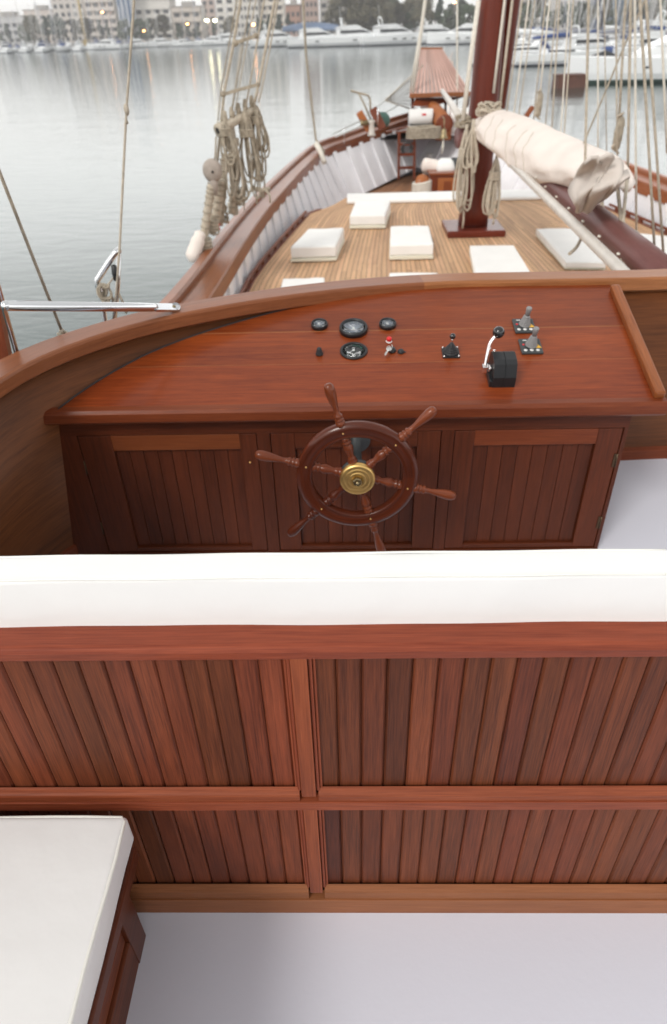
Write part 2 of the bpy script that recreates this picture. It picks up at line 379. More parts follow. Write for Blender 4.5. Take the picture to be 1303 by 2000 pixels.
# black sealant bead along the wall
mb=MB(); pth=[]
for k in range(0,111,2):
    w_=wall_v(us[k])
    if w_>.005: pth.append(cw(us[k],w_-.003,.001))
mb.tube(pth,.0035,6); mb.build('sealant_bead',M['rubber'],console)
mb=MB(); yv=2.06
mb.loft([[V((x,2.072+.012,3.262+.004)),V((x,2.058,3.262+.001)),V((x,2.048,3.252)),V((x,2.048,3.222)),V((x,2.056,3.212)),V((x,2.10,3.210)),V((x,2.10,3.25))] for x in [XL-.01]+[XL+(XR-XL)*k/8 for k in range(1,8)]+[XR+.005]],smooth=False,tone=.4)
mb.build('front_nosing',M['nosing'],console,bevel=.002)
a=cpt(1198,566); b=V((XR-.012,0,0)); b=cw(XR-.014,.0,0)
mb=MB(); e1=cw(cl(a)[0],min(cl(a)[1],wall_v(cl(a)[0]))-.004,.014); e0=cw(XR-.02,.006,.014)
mb.bar(e0,e1,.036,.03,up=cn,tone=.8); mb.build('side_trim',M['bulw'],console,bevel=.008,segs=3)
# cabinet below: face plane y=2.10
YC=2.10
def cx(px,py=850): return aty(px,py,YC).x
zt=3.212; zb=FZ
XCR=cx(1230,830); XCL=-1.13
mb=MB()
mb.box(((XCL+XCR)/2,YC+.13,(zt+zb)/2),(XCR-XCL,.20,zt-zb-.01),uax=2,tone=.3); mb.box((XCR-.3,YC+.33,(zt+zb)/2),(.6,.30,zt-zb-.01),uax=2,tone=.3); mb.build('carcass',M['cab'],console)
ztop=aty(700,852,YC).z
mb=MB()
def frame(x0,x1,z0,z1,y=YC,t=.02,tone=.5,ax=None): mb.box(((x0+x1)/2,y+t/2,(z0+z1)/2),(x1-x0,t,z1-z0),tone=tone,uax=ax)
d1=(cx(150),cx(500)); d2=(cx(528),cx(862)); d3=(cx(890,835),cx(1222,825))
frame(XCL,XCR,ztop+.018,zt,tone=.5,t=.03)
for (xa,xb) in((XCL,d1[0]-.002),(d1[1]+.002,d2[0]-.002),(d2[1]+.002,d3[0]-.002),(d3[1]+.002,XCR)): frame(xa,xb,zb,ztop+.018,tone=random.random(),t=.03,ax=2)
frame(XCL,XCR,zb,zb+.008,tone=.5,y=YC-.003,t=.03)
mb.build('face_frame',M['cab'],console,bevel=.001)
def door(x0,x1,inner,light,hinge=None,lab=None):
    z1=ztop+.014; z0=zb+.012
    mb=MB(); y=YC+.003
    xi0,xi1=inner; zl=z1-.062
    def bx(a,b,c,d,yy,t,tone,ax=None): mb.box(((a+b)/2,yy+t/2,(c+d)/2),(b-a,t,d-c),tone=tone,uax=ax)
    bx(x0,xi0,z0,z1,y,.024,.45,2); bx(xi1,x1,z0,z1,y,.024,.6,2); bx(xi0,xi1,z0,z0+.02,y,.024,.4)
    d=mb.build('door',M['cab'],console,bevel=.0025)
    mb2=MB(); mb2.box(((xi0+xi1)/2,y+.012+.0005,(zl+z1)/2),(xi1-xi0,.024,z1-zl),tone=.6); mb2.build('top_rail',{0:M['cab'],1:M['cabl'],2:M['nosing']}[int(light)],d,bevel=.002)
    mb2=MB(); n=max(4,round((xi1-xi0)/.052)); ww=(xi1-xi0)/n
    for k in range(n):
        xa=xi0+k*ww; mb2.box((xa+ww/2,y+.020,(z0+.02+zl)/2),(ww-.0014,.012,zl-z0-.02),tone=random.random(),uax=2)
    mb2.build('board_panel',M['cab'],d,bevel=.002)
    if hinge is not None:
        for zz in (z0+.12,z1-.13):
            h=MB(); h.lathe([(.003,0),(.003,.055)],(hinge,y-.003,zz-.027),(0,0,1),8); h.box((hinge-.005,y-.0015,zz),(.012,.003,.055)); h.build('hinge',M['hingem'],d)
    return d
dl=door(d1[0],d1[1],(cx(214),cx(467)),True,hinge=d1[0]-.001)
dm=door(d2[0],d2[1],(cx(575),cx(816)),False)
dr=door(d3[0],d3[1],(cx(928),cx(1168)),2,hinge=d3[1]+.001)
for pp in((488.5,903),): 
    p=aty(pp[0],pp[1],YC); h=MB(); h.sphere((p.x,YC,p.z),.004,10,6); h.build('catch',M['brass'],dl)
# ------------------------------------------------------------------ steering wheel
WC=aty(698,929,1.86)
wh=thing('steering_wheel','six spoked wooden ship steering wheel with a brass hub','steering wheel',WC)
ax=V((0,-1,0))
mb=MB(); n=96
prof=[(.148,-.012),(.150,-.016),(.156,-.018),(.160,-.015),(.163,-.017),(.178,-.017),(.184,-.019),(.189,-.016),(.193,-.013),(.198,-.008),(.198,.008),(.193,.013),(.160,.015),(.150,.016),(.148,.012)]
rings=[]
for k in range(n+1):
    a=2*PI*k/n; rings.append([WC+V((math.cos(a)*r_,y_,math.sin(a)*r_)) for r_,y_ in prof])
mb.loft(rings,closed=True,caps=False,smooth=True,tone=.5,us=[k*.012 for k in range(n+1)]); mb.build('rim',M['wheel'],wh)
angs=[105,45,-15,285-360+0,225,165]; angs=[105,45,-15,-75,-135,165]
sp_in=[(.0,.0),(.011,.0),(.012,.045),(.012,.052),(.0165,.056),(.0165,.060),(.012,.063),(.015,.068),(.012,.073),(.0095,.080),(.0155,.104),(.0165,.112),(.012,.122),(.011,.125),(.016,.128),(.016,.132),(.011,.135),(.015,.139),(.0165,.15)]
sp_out=[(.0155,.190),(.0155,.206),(.011,.208),(.015,.212),(.015,.215),(.010,.219),(.0145,.224),(.0145,.228),(.010,.232),(.0085,.246),(.0095,.258),(.0135,.280),(.0165,.302),(.0170,.315),(.0150,.328),(.011,.335),(.004,.338)]
for i,a in enumerate(angs):
    d=V((math.cos(R(a)),0,math.sin(R(a))))
    mb=MB(); mb.lathe(sp_in,WC,d,16,tone=random.random()); 
    if i==4: mb.lathe(sp_out,WC,d,16,tone=.2)
    else: mb.lathe(sp_out,WC,d,16,tone=random.random())
    mb.build('spoke',M['wheell'] if i not in(4,) else M['wheel'],wh)
mb=MB(); mb.lathe([(0.0,.0),(.056,.0),(.0575,.004),(.0575,.016),(.054,.021),(.047,.0225),(.044,.019),(.041,.0215),(.034,.023),(.031,.0195),(.028,.022),(.022,.024),(.019,.021),(.001,.021)],WC+ax*.008,ax,48)
hub=mb.build('hub',M['brass'],wh)
mb=MB(); mb.lathe([(.0,.0),(.016,.0),(.016,.012),(.013,.016),(.0,.016)],WC+ax*.028,ax,6,smooth=False); mb.lathe([(.0,.016),(.007,.016),(.006,.022),(0,.022)],WC+ax*.028,ax,16); mb.build('hub_nut',M['brassd'],hub)
mb=MB(); mb.lathe([(.0,.0),(.056,.0),(.056,-.012),(.03,-.02),(.018,-.03),(.016,-.23),(.05,-.232),(.05,-.245),(0,-.245)],WC,ax,32); mb.build('shaft',M['dgrey'],wh)
for a in angs:
    d=V((math.cos(R(a)),0,math.sin(R(a)))); mb=MB(); mb.sphere(WC+d*.17+V((0,-.0165,0)),.0035,8,6,(1,.5,1)); mb.build('screw',M['brass'],wh)
# ------------------------------------------------------------------ instruments
def gauge(px,py,rad,ht,label,dial,flush=False,marks='car'):
    p=cpt(px,py); g=thing('gauge',label,'gauge',p)
    mb=MB(); 
    mb.lathe([(rad*.70,0),(rad,0),(rad*1.0,ht*.7),(rad*.95,ht),(rad*.86,ht),(rad*.80,ht*.75),(rad*.78,ht*.4),(rad*.7,ht*.4)],p,cn,40); bz=mb.build('bezel',M['black'],g)
    mb=MB(); mb.lathe([(0,ht*.35),(rad*.8,ht*.35),(rad*.8,ht*.42),(0,ht*.42)],p,cn,40); mb.build('dial',dial,g)
    mb=MB(); k0=ht*.42+.0004
    x=cu; y=cv; n=11
    for k in range(n*2-1):
        a=R(225-270*k/(n*2-2)); L=.13 if k%2==0 else .07; mb.m=0
        if marks=='green' and k>9: mb.m=1
        c=p+cn*k0+(x*math.cos(a)+y*math.sin(a))*rad*.62
        rot=Matrix((x*math.cos(a)+y*math.sin(a),-x*math.sin(a)+y*math.cos(a),cn)).transposed()
        mb.box(c,(rad*L,rad*.035,.0006),rot)
    mb.m=0
    mb.box(p+cn*k0-y*rad*.36,(rad*.42,rad*.06,.0006),Matrix((x,y,cn)).transposed())
    mb.box(p+cn*k0+y*rad*.30,(rad*.2,rad*.05,.0006),Matrix((x,y,cn)).transposed())
    mb.build('dial_marks',[M['tick'],M['green']],g)
    mb=MB(); a=R(215 if marks=='green' else 130); dd=x*math.cos(a)+y*math.sin(a)
    mb.bar(p+cn*(k0+.0015)-dd*rad*.1,p+cn*(k0+.0015)+dd*rad*.55,rad*.05,.001,up=cn); mb.lathe([(0,k0),(rad*.09,k0),(rad*.09,k0+.003),(0,k0+.003)],p,cn,12); mb.build('needle',M['tick'],g)
    mb=MB(); mb.lathe([(0,ht*.80),(rad*.82,ht*.74),(rad*.82,ht*.78),(0,ht*.90)],p,cn,32); mb.build('glass_cover',M['glass'],g)
    return g
gauge(624,637,.0315,.016,'small round black gauge left of the large dial','' or M['dial'])
gauge(690.5,645,.0535,.020,'largest round black gauge with pale dial, top middle of the cluster',M['dial'])
gauge(757,636,.0325,.016,'small round black gauge just above the red button',M['dial'])
gauge(691,686.5,.0505,.008,'flat black dial with green scale marks below the largest gauge',M['dialb'],marks='green')
p=cpt(624,692); mb=MB(); mb.lathe([(0,0),(.0135,0),(.0135,.006),(.010,.009),(.011,.015),(.008,.018),(.0085,.025),(.005,.029),(0,.029)],p,cn,20)
tag(mb.build('push_button',M['rubber'],origin=p),'black rubber push button at the left end of the instrument cluster','button')
p=cpt(760,667); t_=thing('stop_button','small red push button in a white ring above the key','button',p)
mb=MB(); mb.lathe([(0,0),(.0115,0),(.0115,.002),(.009,.004),(0,.004)],p,cn,20); mb.build('ring',M['whitep'],t_)
mb=MB(); mb.lathe([(0,.004),(.0095,.004),(.0095,.015),(.007,.018),(0,.018)],p,cn,20); mb.build('cap',M['red'],t_)
p=cpt(766,686); t_=thing('ignition_lock','black round ignition lock with a key in it','ignition lock',p)
mb=MB(); mb.lathe([(0,0),(.014,0),(.014,.005),(.010,.008),(.010,.014),(0,.014)],p,cn,20); mb.build('barrel',M['black'],t_)
kp=thing('key','silver key hanging from the black ignition lock','key',p+cn*.016)
mb=MB(); c=p+cn*.018+cv*-.016+cu*-.013; dk=(cv*-.9+cu*-.42).normalized(); sd=dk.cross(cn)
mb.lathe([(.003,-.001),(.0105,-.001),(.0105,.001),(.003,.001),(.003,-.001)],c+cn*.004,cn,20); mb.build('bow',M['keym'],kp)
mb=MB(); mb.bar(c+cn*.004+dk*.009,c+cn*.001+dk*.036,.0055,.002,up=cn)
for k in range(4): mb.bar(c+cn*.003+dk*(.018+.004*k)+sd*.002,c+cn*.003+dk*(.0195+.004*k)+sd*.002,.006,.0018,up=cn)
mb.build('blade',M['keym'],kp)
mb=MB(); mb.tube([p+cn*.014,p+cn*.020+cv*.006,p+cn*.022+cv*.012+cu*-.003],[.0013]*3,8); mb.tube([c+cn*.004+cu*(.006*math.cos(a_))+cv*(.008*math.sin(a_)+.010) for a_ in [2*PI*k/12 for k in range(13)]],.0012,6); mb.build('key_ring',M['keym'],kp)
p=cpt(783,688); mb=MB(); mb.lathe([(0,0),(.0125,0),(.0125,.004),(.009,.007),(.009,.010),(0,.010)],p,cn,18); mb.bar(p+cn*.004+cu*.008-cv*.002,p+cn*.004+cu*.017-cv*.004,.005,.003,up=cn)
tag(mb.build('socket_cover',M['rubber'],origin=p),'small black socket cap to the right of the key','socket')
CR=Matrix((cu,cv,cn)).transposed()
# small black joystick
p=cpt(880,690); t_=thing('bow_thruster_lever','black rubber-booted joystick on a square plate left of the throttle','joystick',p)
mb=MB(); mb.box(p+cn*.003,(.062,.062,.006),CR); pl=mb.build('plate',M['black'],t_,bevel=.002)
for sx in(-1,1):
    for sy in(-1,1): h=MB(); h.sphere(p+cn*.0065+cu*.026*sx+cv*.026*sy,.004,8,6); h.build('screw',M['chrome'],pl)
mb=MB(); pr=[(0,.006),(.028,.006)]
for k in range(5): r0=.028-.0045*k; pr+=[(r0,.008+.007*k),(r0-.001,.012+.007*k),(r0-.0055,.013+.007*k)]
pr+=[(.006,.045),(0,.045)]; mb.lathe(pr,p,cn,24); mb.build('boot',M['rubber'],t_)
mb=MB(); mb.lathe([(.003,.04),(.003,.066)],p,cn,10); mb.build('stem',M['chrome'],t_)
mb=MB(); mb.sphere(p+cn*.073,.011,16,12); mb.build('knob',M['blackg'],t_)
# grey joysticks
for (px,py,tx,ty,lab) in((1023,639,1030,600,'grey ribbed joystick on a dark plate, the one nearer the cap rail'),(1036,679,1043,638,'grey ribbed joystick on a dark plate, the one nearer the steering wheel')):
    p=cpt(px,py); t_=thing('windlass_joystick',lab,'joystick',p,group='pair of grey joysticks on the console')
    mb=MB(); mb.box(p+cn*.005,(.078,.086,.010),CR); pl=mb.build('plate',M['dgrey'],t_,bevel=.004,segs=3)
    mb=MB()
    for k in range(3): mb.lathe([(0,.0),(.0068,.0),(.0068,.0008),(0,.0008)],p+cn*.0102+cu*(-.024+.022*k)-cv*.028,cn,16)
    mb.box(p+cn*.0106-cu*.018+cv*.030,(.014,.004,.0008),CR); mb.build('round_stickers',M['whitep'],pl)
    mb=MB(); mb.prism([p+cn*.0104+cu*.010-cv*.016,p+cn*.0104+cu*.036-cv*.016,p+cn*.0104+cu*.023+cv*.008],cn*.0008); wt=mb.build('warning_triangle',M['yellow'],pl)
    mb=MB(); mb.bar(p+cn*.0116+cu*.023-cv*.006,p+cn*.0116+cu*.023+cv*.001,.0016,.0004,up=cn); mb.bar(p+cn*.0116+cu*.023-cv*.010,p+cn*.0116+cu*.023-cv*.0085,.0016,.0004,up=cn)
    mb.build('warning_mark',M['black'],pl)
    mb=MB(); mb.lathe([(0,0),(.005,0),(.005,.0008),(0,.0008)],p+cn*.0102-cu*.026+cv*.005,cn,12); mb.build('red_dot',M['red'],pl)
    axx=(cn*1.0+cu*.07+cv*.02).normalized(); pr=[(0,.010),(.021,.010)]
    for k in range(6): r0=.0215-.0019*k; pr+=[(r0,.012+.0065*k),(r0,.0155+.0065*k),(r0-.0035,.0165+.0065*k),(r0-.0035,.018+.0065*k)]
    pr+=[(.007,.052),(.007,.056),(0,.056)]; mb=MB(); mb.lathe(pr,p,axx,24); mb.build('boot',M['greyp'],t_)
    mb=MB(); mb.lathe([(0,.050),(.0085,.052),(.0105,.078),(.0105,.082),(.009,.084),(0,.084)],p,axx,18); mb.build('grip',M['greyp'],t_)
# throttle
p=cpt(980,757); q=cpt(984,700)
T=thing('throttle_control','black engine throttle box with a chrome lever and ball knob','throttle',p)
ul=cl(cpt(956,757))[0]+.008; ur=cl(cpt(1005,757))[0]; v0=cl(p)[1]; H=.088; D=.112
mb=MB()
prof=[(v0,0),(v0+.002,H*.45),(v0+.022,H*.93),(v0+.04,H),(v0+D-.03,H),(v0+D-.008,H*.85),(v0+D,H*.4),(v0+D,0)]
um=(ul+ur)/2
for ua,ub,i_ in((ul,um-.001,0),(um+.001,ur,0),(um-.001,um+.001,-.002)):
    mb.prism([cw(ua,v,h+ (i_ if h>0 else 0)) for v,h in prof],cu*(ub-ua))
body=mb.build('housing',M['black'],T,bevel=.005,segs=3)
mb=MB(); mb.box(cw(ul-.004,v0+D*.5,.012),(.012,D*.95,.024),CR); mb.build('side_flange',M['black'],body,bevel=.002)
hubp=cw(ul-.012,v0+.050,H*.50)
mb=MB(); mb.lathe([(0,-.002),(.013,-.002),(.013,.012),(0,.012)],hubp,cu,20); mb.box(hubp-cu*.010,(.022,.024,.026),CR); mb.build('lever_hub',M['chrome'],T,bevel=.003)
kn=atp(974,649,hubp-cu*.01+cn*.0,V((0,1,0))) ; kn=aty(974,649,hubp.y+.045)
mid=lerp(hubp-cu*.012,kn,.72)+cu*-.014
mb=MB(); mb.tube(cat([hubp-cu*.012,lerp(hubp-cu*.012,mid,.5)+V((-.002,0,0)),mid,kn],5),.0058,10); mb.build('lever',M['chrome'],T)
mb=MB(); mb.sphere(kn,.0205,20,14); mb.build('knob',M['blackg'],T)
for (u_,v_) in((ul+.01,v0+D-.012),(ul-.004,v0+D-.004)):
    mb=MB(); mb.lathe([(0,0),(.0045,0),(.004,.004),(0,.004)],cw(u_,v_,H*.90 if u_>ul else H*.93),cn,10); mb.build('bolt',M['chrome'],T)
# ================================================================== HELM BENCH
YB=.747
def bz(py,y=YB,px=651): return aty(px,py,y).z
bench=thing('helm_bench','long mahogany helm bench with a plank panelled backrest','bench',(0,1.0,FZ))
X0,X1=-1.10,1.0
zr=bz(1265); zrb=bz(1290); zc0=bz(1550); zc1=bz(1583); zd0=bz(1740)
yt=atz(651,1220,zr).y
mb=MB(); mb.loft([[V((x,YB+.002,zrb)),V((x,YB-.001,zr-.010)),V((x,YB+.003,zr-.002)),V((x,YB+.010,zr)),V((x,yt+.02,zr)),V((x,yt+.02,zrb))] for x in (X0,X1)],smooth=False,tone=.55); mb.build('top_rail',M['brail'],bench,bevel=.002)
xs0,xs1=aty(566,1300,YB).x,aty(600,1300,YB).x
def molded(z_hi,z_lo,mt,name,split=.5):
    mb=MB(); zm=z_hi-(z_hi-z_lo)*split
    # stepped moulding above, flat rail below; mitred around the stile
    for xa,xb in((X0,xs0-.004),(xs1+.004,X1)):
        mb.loft([[V((x,YB+.016,z_hi)),V((x,YB+.012,z_hi-.002)),V((x,YB+.009,z_hi-.007)),V((x,YB+.0075,z_hi-.009)),V((x,YB+.0045,z_hi-.012)),V((x,YB+.003,z_hi-.016)),V((x,YB+.003,zm)),V((x,YB+.02,zm))] for x in(xa,xb)],smooth=False,tone=.35)
    mb.box(((X0+X1)/2,YB+.012,(zm+z_lo)/2),(X1-X0,.024,zm-z_lo),tone=.6)
    return mb.build(name,mt,bench,bevel=.0012)
molded(zc0,zc1,M['brail'],'middle_rail',.55)
molded(zd0,FZ,M['brail2'],'bottom_rail',.42)
for (za,zb_) in((zrb,zc0-.0),(zc1,zd0)):
    mb=MB(); mb.box(((xs0+xs1)/2,YB+.013,(za+zb_)/2),(xs1-xs0,.022,za-zb_+.03),tone=.5,uax=2)
    for sx in(-1,1):
        xx=(xs0 if sx<0 else xs1)+sx*.004; mb.box((xx,YB+.017,(za+zb_)/2),(.006,.016,za-zb_+.01),tone=.3,uax=2)
        mb.box((xx+sx*.006,YB+.020,(za+zb_)/2),(.005,.012,za-zb_+.006),tone=.6,uax=2)
    mb.build('stile',M['brail'],bench,bevel=.0015)
    mb=MB(); w_=.0432; x=X0
    off=xs1-math.floor((xs1-X0)/w_)*w_
    k=int(-30)
    while True:
        xa=xs1+k*w_+.002; xb=xa+w_; k+=1
        if xb<X0: continue
        if xa>X1: break
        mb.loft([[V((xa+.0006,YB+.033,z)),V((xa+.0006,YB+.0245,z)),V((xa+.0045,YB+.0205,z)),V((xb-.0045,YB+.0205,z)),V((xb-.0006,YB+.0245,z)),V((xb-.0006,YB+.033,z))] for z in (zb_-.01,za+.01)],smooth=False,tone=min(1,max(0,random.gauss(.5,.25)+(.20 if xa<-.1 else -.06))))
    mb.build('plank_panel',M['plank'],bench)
mb=MB(); mb.box(((X0+X1)/2,YB+.043,(zr+FZ)/2-.01),(X1-X0,.018,zr-FZ-.04),tone=.5,uax=0); mb.build('backboard',M['cab'],bench)
mb=MB(); mb.box(((X0+X1)/2,YB+.24,FZ+.42),(X1-X0,.38,.03),tone=.5); mb.box(((X0+X1)/2,YB+.41,FZ+.2),(X1-X0,.02,.40),tone=.5); mb.box((X1-.01,YB+.24,FZ+.2),(.02,.36,.40),tone=.5); mb.build('seat_box',M['cab'],bench)
# backrest cushion
def softbox(mb,x0,x1,y0,y1,z0,z1,r,nx=40,wob=.002,lean=0,roundx=False):
    prof=[]
    for cx_,cz_,a0 in((y0+r,z0+r,180),(y1-r,z0+r,270),(y1-r,z1-r,0),(y0+r,z1-r,90)):
        for k in range(5): a=R(a0+22.5*k); prof.append((cx_+r*math.cos(a),cz_+r*math.sin(a)))
    cy=(y0+y1)/2; cz=(z0+z1)/2; rings=[]
    L_=x1-x0; ee=[r*(1-math.cos(R(22.5*k))) for k in range(0,5)]; xs=ee+[r*1.5+(L_-3*r)*k/nx for k in range(nx+1)]+[L_-e_ for e_ in reversed(ee)]
    for i,xx in enumerate(xs):
        e=min(xx,x1-x0-xx); ins=0 if e>=r else r-math.sqrt(max(0,r*r-(r-e)**2))
        dy=wob*math.sin(xx*9+1)+wob*.6*math.sin(xx*23); dz=wob*math.sin(xx*7+2)+wob*.5*math.sin(xx*31)
        rings.append([V((x0+xx,cy+(a-cy)*(1-ins/((y1-y0)/2))+dy+lean*(b-z0),cz+(b-cz)*(1-ins/((z1-z0)/2))+dz*(1 if b>cz else 0))) for a,b in prof])
    mb.loft(rings,smooth=True)
ztc=atz(651,1129,bz(1129,yt)).z; yfc=atz(651,1080,ztc).y
bc=thing('backrest_cushion','long white vinyl backrest cushion standing above the helm bench rail','cushion',(-.2,yt,zr))
mb=MB(); softbox(mb,X0+.01,aty(1335,1110,yt).x+.012,yt+.001,yfc+.004,FZ+.52,ztc,.009,wob=.0012); mb.build('cover',M['vinyl'],bc)
xe=aty(1335,1110,yt).x
for yy in(yt+.003,yfc):
    mb=MB(); mb.tube([V((X0+.02+(xe-X0-.02)*k/40,yy,ztc-.0008+.0008*math.sin(k*.9))) for k in range(41)],.0019,8); mb.build('piping',M['piping'],bc)
mb=MB(); softbox(mb,X0+.01,X1-.01,yfc+.03,YB+.45,FZ+.435,FZ+.52,.015,wob=.001)
tag(mb.build('seat_cushion',M['vinyl']),'white vinyl seat cushion of the helm bench, behind the backrest','cushion')
# ------------------------------------------------------------------ side bench, lower left
ZS=3.09
b_=atz(252,1592,ZS); a_=atz(0,1598,ZS); c_=atz(139,2000,ZS)
xr_=(b_.x+c_.x)/2+.0
sb=thing('side_bench','dark mahogany side bench under the white seat cushion at lower left','bench',(-.75,.3,FZ))
mb=MB(); mb.box(((-1.06+xr_+.005)/2,.03,ZS-.095),(xr_+.005+1.06,(b_.y)*2-.10,.035),tone=.3,uax=1); mb.build('seat_board',M['cab'],sb,bevel=.003)
xp=atz(262,1920,FZ).x; yp=atz(280,1835,FZ).y
mb=MB(); mb.box((xp-.035,.16,FZ+.20),(.03,.98,.40),tone=.3,uax=1); mb.build('side_panel',M['cab'],sb,bevel=.002)
ye=yp-.048; mb=MB(); mb.box((xp-.014,(ye-.5)/2,FZ+.135),(.016,ye+.5,.05),tone=.9,uax=1); mb.box((xp-.008,(ye-.5)/2,FZ+.055),(.021,ye+.5,.11),tone=.5,uax=1); mb.build('panel_frame',M['plank'],sb,bevel=.004)
mb=MB(); mb.prism([V((xp-.10,yp+.03,FZ)),V((xp-.012,yp+.03,FZ)),V((xp+.004,yp+.008,FZ)),V((xp+.004,yp-.05,FZ)),V((xp-.10,yp-.05,FZ))],V((0,0,.395)),ud=(0,0,1)); mb.build('corner_post',M['cab'],sb,bevel=.002)
sc=thing('seat_cushion','white vinyl cushion with cream piping on the side bench at lower left','cushion',(-.75,.2,ZS-.08))
mb=MB()
# cushion lies along y: build in swapped axes
tmp=MB(); softbox(tmp,0,b_.y+.9,0,xr_+1.06,ZS-.078,ZS,.010,nx=30,wob=.0015)
mb.loft([[V((xr_-q.y,b_.y-q.x,q.z)) for q in tmp.v[i*20:(i+1)*20]] for i in range(len(tmp.v)//20)],smooth=True)
mb.build('cover',M['vinyl'],sc)
mb=MB(); pp=[V((-1.05,b_.y-.004,ZS-.001))]+[V((xr_-.02-.06*k,b_.y-.004+.001*math.sin(k),ZS-.0005)) for k in range(8,0,-1)]+[V((xr_-.012,b_.y-.005,ZS)),V((xr_-.005,b_.y-.014,ZS-.001))]+[V((xr_-.004+.0012*math.sin(k*1.3),b_.y-.02-.06*k,ZS-.001)) for k in range(1,25)]
pp=[q-V((0,-.001,.0022)) for q in pp]
mb.tube(pp,.0034,8); mb.build('piping',M['piping'],sc)

# ================================================================== SHIP HULL
# port bulwark curves (plan + height); mirrored about the centre line
XC=1.75
def zin(y): return interp([0,8,12,15,18,20],[2.06,2.06,2.10,2.16,2.26,2.4],y)
def zou(y): return interp([0,8,12,15,18,20.5],[2.40,2.40,2.42,2.46,2.54,2.68],y)
inner_pts=[V((-1.45,2.0,2.06)),V((-1.38,4.5,2.06))]+[atz(444,550,2.07),atz(501,465,2.08),atz(570,389,2.10),atz(632,330,2.16),atz(655,311,2.2)]
outer_pts=[V((-1.78,2.0,2.4)),V((-1.72,4.5,2.4))]+[atz(349,550,2.4),atz(423,461,2.4),atz(478,399,2.41),atz(520,357,2.43),atz(570,312,2.45),atz(616,279,2.47),atz(665,262,2.5),atz(704,249,2.52),atz(755,231,2.57),atz(803,217,2.62)]
print('inner',[tuple(round(c,2) for c in p) for p in inner_pts]); print('outer',[tuple(round(c,2) for c in p) for p in outer_pts])
OUT=resample(cat(outer_pts,6),90)
yo=[p.y for p in OUT]
def outx(y): return interp(yo,[p.x for p in OUT],y)
ys_h=[2.2+.22*k for k in range(int((OUT[-1].y-2.2)/.22)+1)]
STEM=OUT[-1].y+.6
def hull_x(y):
    if y<=OUT[-1].y: return outx(y)
    t=(y-OUT[-1].y)/(STEM-OUT[-1].y); return outx(OUT[-1].y)*(1-t)+XC*t
ys_h=[2.0+.25*k for k in range(int((STEM-2.0)/.25)+1)]+[STEM]
def capw(y): return interp([0,6,9,12,15,18,22],[.34,.34,.30,.27,.25,.24,.16],y)
def base_in(y): return interp([0,8,11,15,18.5,21],[.03,.05,.15,.42,.45,.1],y)
hull=thing('ship_hull','wooden schooner hull with varnished stepped bulwark rails and white inner frames','ship hull',(XC,10,0))
for sgn in(1,-1):
    f=(lambda p:p) if sgn==1 else (lambda p:V((2*XC-p.x,p.y,p.z)))
    def nrm(y):
        e=.15; d=V((hull_x(min(y+e,STEM))-hull_x(y-e),2*e,0)); d.normalize(); return V((d.y,-d.x,0))   # inward (towards +x)
    rings=[];rc=[];rw=[];rh=[]
    for y in ys_h:
        o=V((hull_x(y),y,zou(y))); n_=nrm(y); w=capw(y); wi=min(w,max(.02,(XC-o.x)*.9))
        k=wi/w
        q=lambda a,z:f(o+n_*(a*wi)+V((0,0,z)))
        # stepped cap: outer rounded rail, trough, inner ledge with deep fascia
        rings.append([q(0,0),q(.06,.018),q(.30,.018),q(.36,-.005),q(.38,-.055),q(.45,-.062),q(.47,-.05),q(.97,-.075),q(1.0,-.09),q(1.0,-.24),q(.90,-.26),q(.88,-.10),q(.30,-.08),q(.02,-.10),q(0,-.04)])
        bi=base_in(y)/w; rw.append([q(.86,-.20),q(.86+bi,-1.05),q(.75+bi,-1.05),q(.75,-.15)])
        rh.append([q(.15,-.08),q(.22,-.5),q(.45,-1.3),q(1.0,-2.3),q(1.2,-3.2),q(1.3,-3.2),q(1.1,-2.2),q(.55,-1.3),q(.35,-.5),q(.3,-.09)])
    mb=MB(); cutn=[0,16,33,48,62,len(rings)-1]
    for a,b in zip(cutn[:-1],cutn[1:]):
        if b>a: mb.loft(rings[a:b+1],smooth=False,tone=random.uniform(.3,.8))
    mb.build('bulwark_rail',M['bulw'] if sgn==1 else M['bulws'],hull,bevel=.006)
    mb=MB(); mb.loft(rw,smooth=False)
    yy=3.0
    while yy<STEM-1.5:
        o=V((hull_x(yy),yy,zou(yy))); n_=nrm(yy); w=capw(yy); t_=V((n_.y,-n_.x,0))*-1
        if XC-o.x>.6:
            a=f(o+n_*(w*.90)+V((0,0,-.20))); b=f(o+n_*(w*.90+base_in(yy))+V((0,0,-1.05))); mb.bar(a,b,.17,.05,up=f(n_)-f(V((0,0,0))))
        yy+=.52
    mb.build('inner_planking',M['white'],hull,bevel=.006)
    mb=MB(); mb.loft(rh,smooth=True); mb.build('outer_planking',M['white'],hull)
# foredeck platform (over the bow)
yf=18.1
mb=MB()
Ys=[yf+(STEM-.1-yf)*k/10 for k in range(11)]
def fx(y): return hull_x(y)+capw(y)*.8
front=[]
NB=24
arc=[]
for k in range(NB+1):
    x=fx(17.3)+(2*XC-2*fx(17.3))*k/NB; u=abs(x-XC)/(XC-fx(17.3)); arc.append(V((x,18.2-.9*u**2.4,2.27)))
poly=arc+[V((2*XC-fx(y),y,2.27)) for y in [17.5,17.9,18.6,19.3,STEM-.6]]+[V((fx(y),y,2.27)) for y in [STEM-.6,19.3,18.6,17.9,17.5]]
mb.prism(poly,(0,0,-.03),tone=.6)
mb.build('foredeck_planking',M['slat'],hull)
mb=MB(); mb.loft([[p+V((0,-.03,.03)),p+V((0,.03,.03)),p+V((0,.03,-.13)),p+V((0,-.03,-.13))] for p in arc],smooth=False,tone=.6); mb.build('foredeck_fascia',M['bulw'],hull,bevel=.01)
mb=MB(); 
for k in range(NB): pass
